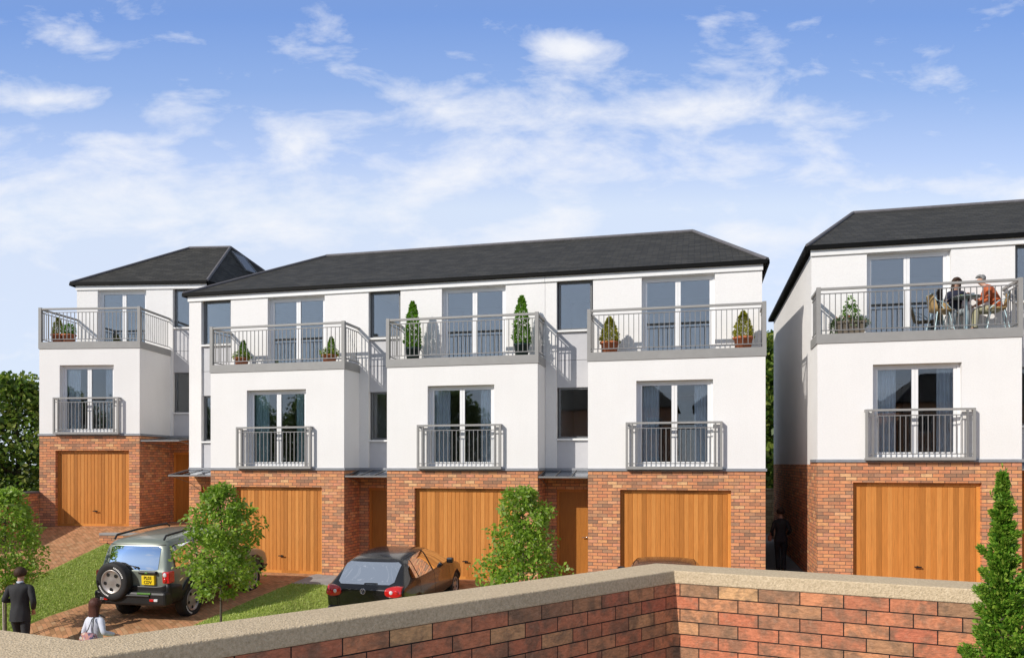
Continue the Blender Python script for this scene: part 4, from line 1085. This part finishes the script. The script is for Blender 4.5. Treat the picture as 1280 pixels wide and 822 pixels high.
BASEJ = dict(pelvis=((0, 0, .96), (.12, .09)), belly=((0, 0, 1.10), (.115, .085)), chest=((0, 0, 1.29), (.135, .095)), collar=((0, 0, 1.43), (.070, .050)),
     neck=((0, .01, 1.51), .052), jaw=((0, .03, 1.58), (.060, .068)), face=((0, .028, 1.65), (.074, .088)), crown=((0, .01, 1.71), (.055, .065)), nose=((0, .120, 1.625), .010),
     shL=((-.175, 0, 1.40), .045), elL=((-.225, -.02, 1.14), .043), wrL=((-.235, .06, .90), .027),
     shR=((.175, 0, 1.40), .045), elR=((.225, -.02, 1.14), .043), wrR=((.235, .06, .90), .027),
     hipL=((-.09, 0, .88), .070), knL=((-.10, .03, .50), .057), anL=((-.10, 0, .09), .032), toL=((-.10, .13, .04), .022),
     hipR=((.09, 0, .88), .070), knR=((.10, .03, .50), .057), anR=((.10, 0, .09), .032), toR=((.10, .13, .04), .022))
def person(label, loc, rz, h, pose, top, legs, hairm, hair='short', female=False, coat=0.0, sleeves='both', group='people'):
    root = empty('person', loc, rz, label, 'person', None)
    k = h / 1.76; root.scale = (k, k, k)
    J = {n_: [V(p), r] for n_, (p, r) in BASEJ.items()}
    for n_, p in pose.items(): J[n_][0] = V(p)
    if female:
        for n_ in ('shL', 'shR'): J[n_][0].x *= .88
        J['chest'][1] = (.12, .085); J['belly'][1] = (.10, .075)
    # hands: palm and five fingers continuing the forearm
    E = chain('pelvis', 'belly', 'chest', 'collar', 'neck', 'jaw', 'face', 'crown') + [('face', 'nose')]
    for s in 'LR':
        E += chain('collar', 'sh' + s, 'el' + s, 'wr' + s) + chain('pelvis', 'hip' + s, 'kn' + s, 'an' + s, 'to' + s)
        w_, e_ = J['wr' + s][0], J['el' + s][0]; d = (w_ - e_).normalized()
        q = V((0, 0, 1)).cross(d); q = q.normalized() if q.length > .1 else V((0, 1, 0)); q2 = d.cross(q)
        pal = w_ + d * .065; J['pa' + s] = [pal, (.036, .020)]; E.append(('wr' + s, 'pa' + s))
        for i, L in enumerate((.050, .064, .070, .064, .050)):
            if i == 0: b0 = w_ + d * .035 + q * .035; t_ = b0 + d * .045 + q * .022; mid = (b0 + t_) / 2
            else: b0 = pal + q * (.030 - .020 * (i - 1)) + d * .03; mid = b0 + d * L * .55 - q2 * .006; t_ = mid + d * L * .38 - q2 * .022
            J['f%d%s' % (i, s)] = [mid, .0095]; J['g%d%s' % (i, s)] = [t_, .0078]
            E += chain('pa' + s, 'f%d%s' % (i, s), 'g%d%s' % (i, s))
    JJ = {n_: (tuple(p), r) for n_, (p, r) in J.items()}
    skin_mesh('body', JJ, E, 'pelvis', M['skin'], root)
    def cloth(names, edges, rt, mat, name, grow, ov=None):
        K = {}
        for n_ in names:
            p, r = J[n_]; r = r if isinstance(r, tuple) else (r, r); K[n_] = (tuple(p), (r[0] + grow, r[1] + grow))
        if ov: K.update(ov)
        return skin_mesh(name, K, edges, rt, mat, root)
    # trousers: hips and two tapering legs
    g_ = MB(); pv, be = J['pelvis'][0], J['belly'][0]; dn = (pv - be).normalized(); sdv = (J['shR'][0] - J['shL'][0]).normalized(); fwd = dn.cross(sdv).normalized()
    hc = (J['hipL'][0] + J['hipR'][0]) / 2
    g_.grid([[c_ + sdv * (rx * cos(2 * pi * q / 24)) + fwd * (ry * sin(2 * pi * q / 24)) for q in range(24)] for c_, rx, ry in ((be.lerp(pv, .4), .150, .112), (pv, .165, .128), (pv.lerp(hc, .8) + dn * .01, .172, .128), (hc + dn * .05, .150, .11), (hc + dn * .085, .09, .07), (hc + dn * .09, .01, .01))], True, True)
    for s in 'LR':
        hp, kn, an = J['hip' + s][0], J['kn' + s][0], J['an' + s][0]; en = an.lerp(kn, .02)
        pts = [hp.lerp(pv, .25), hp.lerp(kn, .12), hp.lerp(kn, .5), kn.lerp(hp, .06), kn.lerp(en, .10), kn.lerp(en, .5), en]; rr = [.082, .094, .084, .070, .068, .066, .062]; ring = []
        for k_, q_ in enumerate(pts):
            d_ = (pts[min(k_ + 1, 6)] - pts[max(k_ - 1, 0)]).normalized(); a1 = d_.cross(V((0, 1, .3))).normalized(); b1 = d_.cross(a1); w_ = rr[k_]
            ring.append([q_ + a1 * (w_ * cos(2 * pi * t / 16)) + b1 * (w_ * sin(2 * pi * t / 16) * (1 + .06 * sin(t + k_ * 2))) for t in range(16)])
        g_.grid(ring, True, True); g_.face([tuple(q) for q in ring[-1]][::-1])
    to = g_.build('trousers', legs, root); sb_ = to.modifiers.new('s', 'SUBSURF'); sb_.levels = sb_.render_levels = 1
    # top: one lofted torso with two sleeves; a jacket hangs below the hips
    g_ = MB(); pv, be, ch, cl_, nk = (J[n_][0] for n_ in ('pelvis', 'belly', 'chest', 'collar', 'neck'))
    dn = (pv - be).normalized(); fs = .90 if female else 1.0
    hem = pv + dn * (coat - .02)
    spec = [(hem, .182 if coat > .05 else .170, .140), (pv + dn * .02, .176, .138), (be.lerp(pv, .5), .160 * fs, .124), (be, .152 * fs, .116), (be.lerp(ch, .5), .165 * fs, .122), (ch, .186 * fs, .130),
            (ch.lerp(cl_, .55), .208 * fs, .124), (ch.lerp(cl_, .86), .214 * fs, .108), (cl_ + (cl_ - ch).normalized() * .008, .175 * fs, .088), (cl_.lerp(nk, .30), .110 * fs, .078), (cl_.lerp(nk, .45), .085, .068), (cl_.lerp(nk, .72), .064, .064)]
    rows = []; sdv = (J['shR'][0] - J['shL'][0]); sdv.normalize()
    for k_, (c_, rx, ry) in enumerate(spec):
        a_ = spec[max(0, k_ - 1)][0]; b_ = spec[min(len(spec) - 1, k_ + 1)][0]; ax = (b_ - a_).normalized()
        fwd = ax.cross(sdv).normalized() * -1
        rows.append([c_ + sdv * (rx * cos(2 * pi * q / 24)) + fwd * (ry * sin(2 * pi * q / 24) * (1 + .05 * sin(q * 2.1 + k_))) for q in range(24)])
    g_.grid(rows, True, True); g_.face([tuple(q) for q in rows[0]][::-1])
    for s in 'LR':
        sh, el, wr = J['sh' + s][0], J['el' + s][0], J['wr' + s][0]; en = wr.lerp(el, .10)
        pts = [sh.lerp(cl_, .35) + V((0, 0, .0)), sh + (sh - cl_) * .02 - V((0, 0, .004)), sh.lerp(el, .25), sh.lerp(el, .6), el + (el - (sh + en) / 2) * .12, el.lerp(en, .45), en]
        rr = [.055, .066, .066, .058, .055, .050, .042]; ring = []
        for k_, q_ in enumerate(pts):
            d_ = (pts[min(k_ + 1, 6)] - pts[max(k_ - 1, 0)]).normalized(); a1 = d_.cross(V((0, 1, .2))).normalized(); b1 = d_.cross(a1)
            w_ = rr[k_] * (.9 if female else 1) * (1 + .05 * ((k_ * 7) % 3 - 1))
            ring.append([q_ + a1 * (w_ * cos(2 * pi * t / 14)) + b1 * (w_ * sin(2 * pi * t / 14)) for t in range(14)])
        g_.grid(ring, True, True); g_.face([tuple(q) for q in ring[0]]); g_.face([tuple(q) for q in ring[-1]][::-1])
    to = g_.build('jacket' if coat > .05 else 'jumper', top, root); sb_ = to.modifiers.new('s', 'SUBSURF'); sb_.levels = sb_.render_levels = 1
    # shoes
    for s in 'LR':
        a, t_ = J['an' + s][0], J['to' + s][0]; hl = a + (a - t_).normalized() * .03
        sk_ = {'a': ((hl.x, hl.y, t_.z + .012), (.042, .042)), 'b': (tuple(V((a.x, a.y, t_.z + .02)).lerp(V((t_.x, t_.y, t_.z + .01)), .5)), (.046, .040)), 'c': ((t_.x, t_.y, t_.z + .004), (.044, .032)), 'd': (tuple(V((hl.x, hl.y, a.z + .01))), (.042, .046))}
        skin_mesh('shoe', sk_, [('d', 'a'), ('a', 'b'), ('b', 'c')], 'a', M['shoe'], root)
    # hair
    f, c, j = J['face'][0], J['crown'][0], J['jaw'][0]; up = (c - j).normalized(); fw = (J['nose'][0] - f); fw = (fw - up * fw.dot(up)).normalized(); bk = -fw; sd = up.cross(bk)
    cen = f + bk * .014 + up * .028
    H_ = MB(); rows = []
    for a in range(0, 13):
        th = lerp(0, R(118 if hair != 'bald' else 118), a / 12); row = []
        for b_ in range(28):
            ph = 2 * pi * b_ / 28; dr = (bk * cos(ph) + sd * sin(ph))
            lim = 1.0 if dr.dot(bk) > -.25 else clamp(1.0 - (-.25 - dr.dot(bk)) * .75, .45, 1)
            if hair == 'bald': lim = 1.0 if dr.dot(bk) > .1 else .55
            t_ = th * lim; rr = .092 if dr.dot(bk) < -.2 else (.098 if hair != 'long' else .104)
            w_ = 1 + .02 * sin(b_ * 5.1 + a) + .02 * (b_ % 2)
            row.append(cen + (up * cos(t_) * 1.03 + dr * sin(t_)) * rr * w_)
        rows.append(row)
    if hair == 'bald': rows = [r_ for r_ in rows[5:]]
    H_.grid(rows, True, True)
    ho = H_.build('hair', hairm, root)
    so_ = ho.modifiers.new('t', 'SOLIDIFY'); so_.thickness = .014; so_.offset = -.5
    if hair == 'long':
        hl_ = MB(); rows = []
        for (o1, dz_, rx, ry) in ((.02, .06, .080, .085), (.035, -.03, .098, .078), (.052, -.11, .104, .062), (.07, -.19, .104, .052), (.078, -.27, .100, .045), (.078, -.33, .078, .036), (.076, -.385, .045, .022), (.074, -.42, .015, .01)):
            c_ = cen + bk * o1 + up * dz_; rows.append([c_ + sd * (rx * cos(2 * pi * q / 40)) + bk * (ry * sin(2 * pi * q / 40)) * 1.0 + (sd * cos(2 * pi * q / 40) + bk * sin(2 * pi * q / 40)) * (.007 * (q % 2)) - up * (.012 * (q % 3)) for q in range(40)])
        hl_.grid(rows, True, True); hl_.face(rows[-1][::-1]); hl_.build('hair_length', hairm, root)
    if hair == 'bun':
        H2 = MB(); H2.sphere(tuple(cen + bk * .115 + up * .01), .042, 10); H2.build('hair_bun', hairm, root)
    for s in (-1, 1):
        e = MB(); ec = f + fw * .085 + sd * (.030 * s) + up * .008; e.sphere(tuple(ec), .011, 8); e.build('eye', M['dark'], root)
    return root, J
# man in a dark suit
pm = dict(anL=(-.10, .13, .09), toL=(-.11, .28, .035), knL=(-.10, .14, .50), anR=(.10, -.20, .12), toR=(.11, -.07, .04), knR=(.10, -.01, .49),
          elR=(.265, -.07, 1.15), wrR=(.20, .07, .98), elL=(-.255, -.06, 1.16), wrL=(-.19, .16, 1.14), face=(0, .03, 1.65))
xm = -11.93; man, _ = person('man in a dark suit walking away, at the lower left corner', (xm, 11.56, base(11.5) + .0), R(20), 1.71, pm, M['suit'], M['suit'], M['hairb'], coat=.20)
m = MB(); m.lathe([(.060, 1.485), (.058, 1.505), (.053, 1.52), (.056, 1.505)], 18); m.build('shirt_collar', M['shirt'], man)
pw_m = dict(elR=(.29, -.05, 1.20), wrR=(.33, .14, 1.13), elL=(-.25, -.04, 1.16), wrL=(-.21, .05, .9), anL=(-.08, .12, .09), toL=(-.08, .27, .035), knL=(-.09, .12, .5), anR=(.08, -.18, .11), toR=(.08, -.05, .04), knR=(.09, 0, .5))
woman, Jw = person('long-haired woman in a white knitted top walking on the drive', (-9.52, 10.66, base(10.66) + .01), R(-12), 1.60, pw_m, M['whitewool'], M['jean'], M['hair'], 'long', True, coat=.12)
kb = 1.60 / 1.76
bagr = empty('shoulder_bag', woman.location, woman.rotation_euler.z, 'patchwork shoulder bag hanging at the back of the woman in white', 'bag'); bagr.scale = (kb * 1.0, kb, kb * 1.0); BDX = .10
m = MB()
bl = [[(-.17 * q + .12, -.165 - w_, z) for q, z in ((1, .98), (.5, .92), (-.5, .92), (-1, .98), (-1.05, 1.12), (-.7, 1.21), (.7, 1.21), (1.05, 1.12))] for w_ in (-.02, .03, .085, .11)]
sc_ = (.9, 1.0, 1.0, .8)
rows = [[(x * k_, y, 1.08 + (z - 1.08) * k_) for x, y, z in r_] for r_, k_ in zip(bl, sc_)]
m.grid(rows, True, True); m.face(rows[0]); m.face(rows[-1][::-1]); bo_ = m.build('bag_body', M['patch'], bagr)
m = MB(); m.tube([(.02, -.20, 1.19), (.04, -.165, 1.26), (.07, -.11, 1.43), (.09, .0, 1.50), (.10, .12, 1.42)], .011, 6); m.tube([(.22, -.20, 1.19), (.16, -.165, 1.28), (.10, -.10, 1.46)], .010, 6); m.build('bag_strap', M['strap'], bagr)
# woman in the alley
pa = dict(elR=(.24, -.06, 1.15), wrR=(.21, .14, 1.04), elL=(-.24, -.05, 1.14), wrL=(-.20, .13, 1.0), anL=(-.05, .10, .09), toL=(-.05, .25, .035), knL=(-.07, .10, .5), anR=(.06, -.12, .10), toR=(.06, .02, .04), knR=(.08, .02, .5))
wa, _ = person('woman in a black trouser suit walking away down the alley', (2.10, 20.7, H(2.10, 20.7)), R(2), 1.62, pa, M['suit'], M['suit'], M['hairb'], 'bun', True, coat=.13)
ka = 1.62 / 1.76
hb = empty('handbag', wa.location, wa.rotation_euler.z, 'tan leather handbag on the arm of the woman in the alley', 'bag'); hb.scale = (ka,) * 3
m = MB(); m.prism([(-.33, -.06), (-.25, -.06), (-.25, .13), (-.33, .13)], .86, 1.02); m.build('bag_body', M['leather'], hb, bevel=.02)
m = MB(); m.tube([(-.28, -.03, 1.0), (-.235, -.03, 1.25), (-.16, .0, 1.49), (-.235, .06, 1.25), (-.28, .09, 1.0)], .012, 6); m.build('bag_strap', M['leather'], hb)
# balcony furniture and sitters (house right of the alley)
BX, BY, BZ = 2.54, 17.65, Z2 + .2
def bistro_chair(x, y, rz, label):
    r_ = empty('bistro_chair', (BX + x, BY + y, BZ), rz, label, 'chair', 'chairs on the right-hand balcony')
    m = MB(); rows = []
    prof = [(.20, .425), (.10, .440), (-.06, .430), (-.15, .445), (-.20, .52), (-.225, .63), (-.245, .74), (-.25, .80)]
    for yy_, z in prof:
        w_ = .20 if z < .5 else lerp(.20, .15, (z - .5) / .3)
        rows.append([(w_ * q, yy_ + (.05 if z > .5 else 0) * q * q, z + (.025 * q * q if z < .5 else 0)) for q in (-1, -.6, -.2, .2, .6, 1)])
    m.grid(rows, True); o = m.build('seat_shell', M['wicker'], r_); s_ = o.modifiers.new('t', 'SOLIDIFY'); s_.thickness = .015
    for sx_, sy_ in ((-1, -1), (1, -1), (-1, 1), (1, 1)):
        m = MB(); m.tube([(.13 * sx_, .12 * sy_, .425), (.20 * sx_, .21 * sy_, .0)], .011, 8); m.build('leg', M['bluetube'], r_)
    m = MB(); m.tube([(-.20, .16, .45), (-.21, .0, .60), (-.19, -.17, .66), (-.15, -.215, .81), (.15, -.215, .81), (.19, -.17, .66), (.21, 0, .60), (.20, .16, .45)], .011, 6); m.build('back_frame', M['bluetube'], r_)
    return r_
bistro_chair(2.50, .40, R(-78), 'empty tan and pale blue chair left of the balcony table')
bistro_chair(3.60, .47, R(80), 'tan and pale blue chair under the man in the rust sweater')
bistro_chair(2.86, .70, R(180), 'tan and pale blue chair under the woman in navy')
tb = empty('bistro_table', (BX + 2.98, BY + .33, BZ), 0, 'small round pedestal table between the balcony sitters', 'table')
m = MB(); m.lathe([(.001, .70), (.27, .70), (.285, .712), (.27, .725), (.001, .725)], 32); m.build('table_top', M['tabletop'], tb)
m = MB(); m.tube([(0, 0, .03), (0, 0, .70)], .028, 12); m.build('pedestal', M['bluetube'], tb)
m = MB(); m.lathe([(.001, .0), (.19, 0), (.19, .015), (.05, .035), (.001, .035)], 28); m.build('table_base', M['tabletop'], tb)
for i, (dx, dy) in enumerate(((-.05, .12), (.12, -.02))):
    m = MB(); m.lathe([(.001, 0), (.025, 0), (.036, .07), (.032, .07), (.022, .008), (.001, .008)], 16)
    tag(m.build('cup', M['leafL'] if i == 0 else M['whitetrim'], loc=(BX + 2.98 + dx, BY + .33 + dy, BZ + .725)), ('pale green cup on the balcony table in front of the woman', 'white cup on the balcony table towards the man')[i], 'cup', 'cups on the balcony table')
ps = dict(pelvis=(0, 0, .53), belly=(0, .02, .68), chest=(0, .06, .86), collar=(0, .08, 1.01), neck=(0, .105, 1.075), jaw=(0, .15, 1.13), face=(0, .165, 1.20), crown=(0, .155, 1.26), nose=(0, .252, 1.165),
          shL=(-.17, .08, .98), shR=(.17, .08, .98), elL=(-.24, .14, .76), elR=(.24, .14, .76), wrL=(-.12, .34, .80), wrR=(.12, .34, .80),
          hipL=(-.09, .04, .50), hipR=(.09, .04, .50), knL=(-.11, .40, .50), knR=(.11, .40, .50), anL=(-.11, .34, .09), anR=(.11, .34, .09), toL=(-.11, .46, .035), toR=(.11, .46, .035))
wps = dict(ps); wps.update(hipL=(-.08, .04, .50), hipR=(.08, .04, .50), knL=(-.15, .36, .50), knR=(.13, .36, .50), anL=(-.17, .27, .09), anR=(.13, .27, .09), toL=(-.17, .38, .035), toR=(.13, .38, .035), wrL=(-.13, .33, .82), wrR=(.12, .33, .82))
w2, _ = person('seated woman with long brown hair and navy jumper behind the balcony table', (BX + 2.86, BY + .66, BZ), R(180), 1.56, wps, M['navy'], M['greycl'], M['hairb'], 'long', True)
mps = dict(ps); mps.update(chest=(0, .13, .86), collar=(0, .20, 1.00), neck=(0, .245, 1.06), jaw=(0, .30, 1.11), face=(0, .325, 1.18), crown=(0, .325, 1.24), nose=(0, .408, 1.135), shL=(-.18, .18, .97), shR=(.18, .18, .97),
           elL=(-.22, .22, .70), wrL=(-.15, .42, .60), elR=(.24, .28, .73), wrR=(.12, .46, .86), knL=(-.12, .42, .50), knR=(.12, .42, .50), anL=(-.13, .46, .09), anR=(.13, .40, .09), toL=(-.13, .59, .035), toR=(.13, .53, .035))
m2, _ = person('balding man in a rust sweater and khaki trousers leaning to the balcony table', (BX + 3.60, BY + .47, BZ), R(82), 1.64, mps, M['orange'], M['khaki'], M['hairg'], 'bald')
m = MB(); m.lathe([(.066, -.02), (.062, .01), (.055, .03), (.062, .01)], 18); cl_ = m.build('shirt_collar', M['shirt'], m2, loc=(0, .225, 1.035)); cl_.rotation_euler.x = R(-30)
#>#@@PPL@@

# ------------------------------------------------------------------ light
S = Vector((-.70, -.90, .69)).normalized()
sun = bpy.data.lights.new('sun', 'SUN'); sun.energy = 4.15; sun.angle = R(.5); sun.color = (1, .935, .85)
so = bpy.data.objects.new('sun', sun); COL.objects.link(so); so.rotation_euler = S.to_track_quat('Z', 'Y').to_euler(); so.location = (-10, -10, 20)
W = bpy.data.worlds.new('World'); SC.world = W; W.use_nodes = True
nt = W.node_tree; N = nt.nodes; Lk = nt.links; bgn = N['Background']
class WN(NT):
    def __init__(s): s.t = nt; s.n = N; s.l = Lk
wn = WN()
sky = wn.a('ShaderNodeTexSky', sky_type='NISHITA', sun_disc=False)
sky.sun_elevation = math.asin(S.z); sky.sun_rotation = math.atan2(S.x, S.y); sky.air_density = 1.0; sky.dust_density = .3; sky.ozone_density = 2.5; sky.altitude = 0
tc = wn.a('ShaderNodeTexCoord'); mp = wn.a('ShaderNodeMapping'); mp.inputs['Rotation'].default_value = (0, 0, -TH)
Lk.new(tc.outputs['Generated'], mp.inputs[0]); sp = wn.a('ShaderNodeSeparateXYZ'); Lk.new(mp.outputs[0], sp.inputs[0])
yy = wn.math('MAXIMUM', wn.math('ABSOLUTE', sp.outputs[1]), .12)
gx = wn.math('DIVIDE', sp.outputs[0], yy); gz = wn.math('DIVIDE', sp.outputs[2], yy)
gv = wn.a('ShaderNodeCombineXYZ'); Lk.new(gx, gv.inputs[0]); Lk.new(gz, gv.inputs[1]); Lk.new(sp.outputs[1], gv.inputs[2])
gsc = wn.a('ShaderNodeMapping'); gsc.inputs['Scale'].default_value = (1, 2.3, .3); gsc.inputs['Rotation'].default_value = (0, 0, R(-14)); Lk.new(gv.outputs[0], gsc.inputs[0])
n1 = wn.noise(gsc.outputs[0], 7.5, 12, .60, .25); n2 = wn.noise(gsc.outputs[0], 2.6, 4, .55, .15)
mask = None
for (u_, v_, su, sv, am) in ((715, 62, 46, 17, .72), (60, 124, 70, 14, .56), (170, 176, 60, 9, .36), (560, 145, 190, 32, .52), (860, 135, 130, 36, .52), (390, 165, 120, 34, .44),
        (110, 60, 120, 26, .16), (520, 215, 190, 40, .46), (930, 190, 120, 36, .38), (730, 215, 240, 40, .24), (965, 298, 60, 20, .55), (1225, 238, 90, 18, .55), (60, 262, 170, 42, .42), (660, 290, 110, 26, .38), (320, 235, 150, 40, .26), (480, 128, 110, 14, .25), (620, 185, 330, 62, .36), (230, 250, 260, 50, .40)):
    ax = wn.math('MULTIPLY', wn.math('SUBTRACT', gx, (u_ - 640) / F), F / su); az = wn.math('MULTIPLY', wn.math('SUBTRACT', gz, (HOR - v_) / F), F / sv)
    r2 = wn.math('ADD', wn.math('MULTIPLY', ax, ax), wn.math('MULTIPLY', az, az))
    g = wn.math('MULTIPLY', wn.math('EXPONENT', wn.math('MULTIPLY', r2, -.7)), am)
    mask = g if mask is None else wn.math('MAXIMUM', mask, g)
dens = wn.math('ADD', wn.math('ADD', wn.math('MULTIPLY', wn.math('SUBTRACT', n1, .5), 1.9), wn.math('MULTIPLY', wn.math('SUBTRACT', n2, .5), .6)), mask)
cl = wn.ramp(dens, [(.12, 0), (.36, .42), (.64, .85), (.85, 1)])
# clear sky paler towards the horizon, unseen overhead greyed for less blue fill
gg = wn.ramp(wn.math('MULTIPLY', gz, .5), [(0, (.78, .83, .98)), (.13, (.76, .83, .99)), (.165, (.76, .845, 1.0)), (.196, (.54, .67, .98)), (.242, (.325, .485, .865)), (.29, (.215, .37, .79)), (.46, (.33, .35, .39))])
skyc = wn.mix(1.0, sky.outputs[0], (1.25, 1.6, 1.75), 'MULTIPLY')
c = wn.mix(.85, skyc, wn.mix(1.0, gg, (10, 10, 10), 'MULTIPLY'))
c = wn.mix(wn.math('MULTIPLY', cl, .95), c, (9.3, 9.45, 9.9))
Lk.new(c, bgn.inputs['Color']); bgn.inputs['Strength'].default_value = .10
SC.view_settings.view_transform = 'Standard'; SC.view_settings.look = 'None'; SC.view_settings.exposure = 0; SC.view_settings.gamma = 1
SC.cycles.use_denoising = True; SC.cycles.max_bounces = 8; SC.cycles.transparent_max_bounces = 12
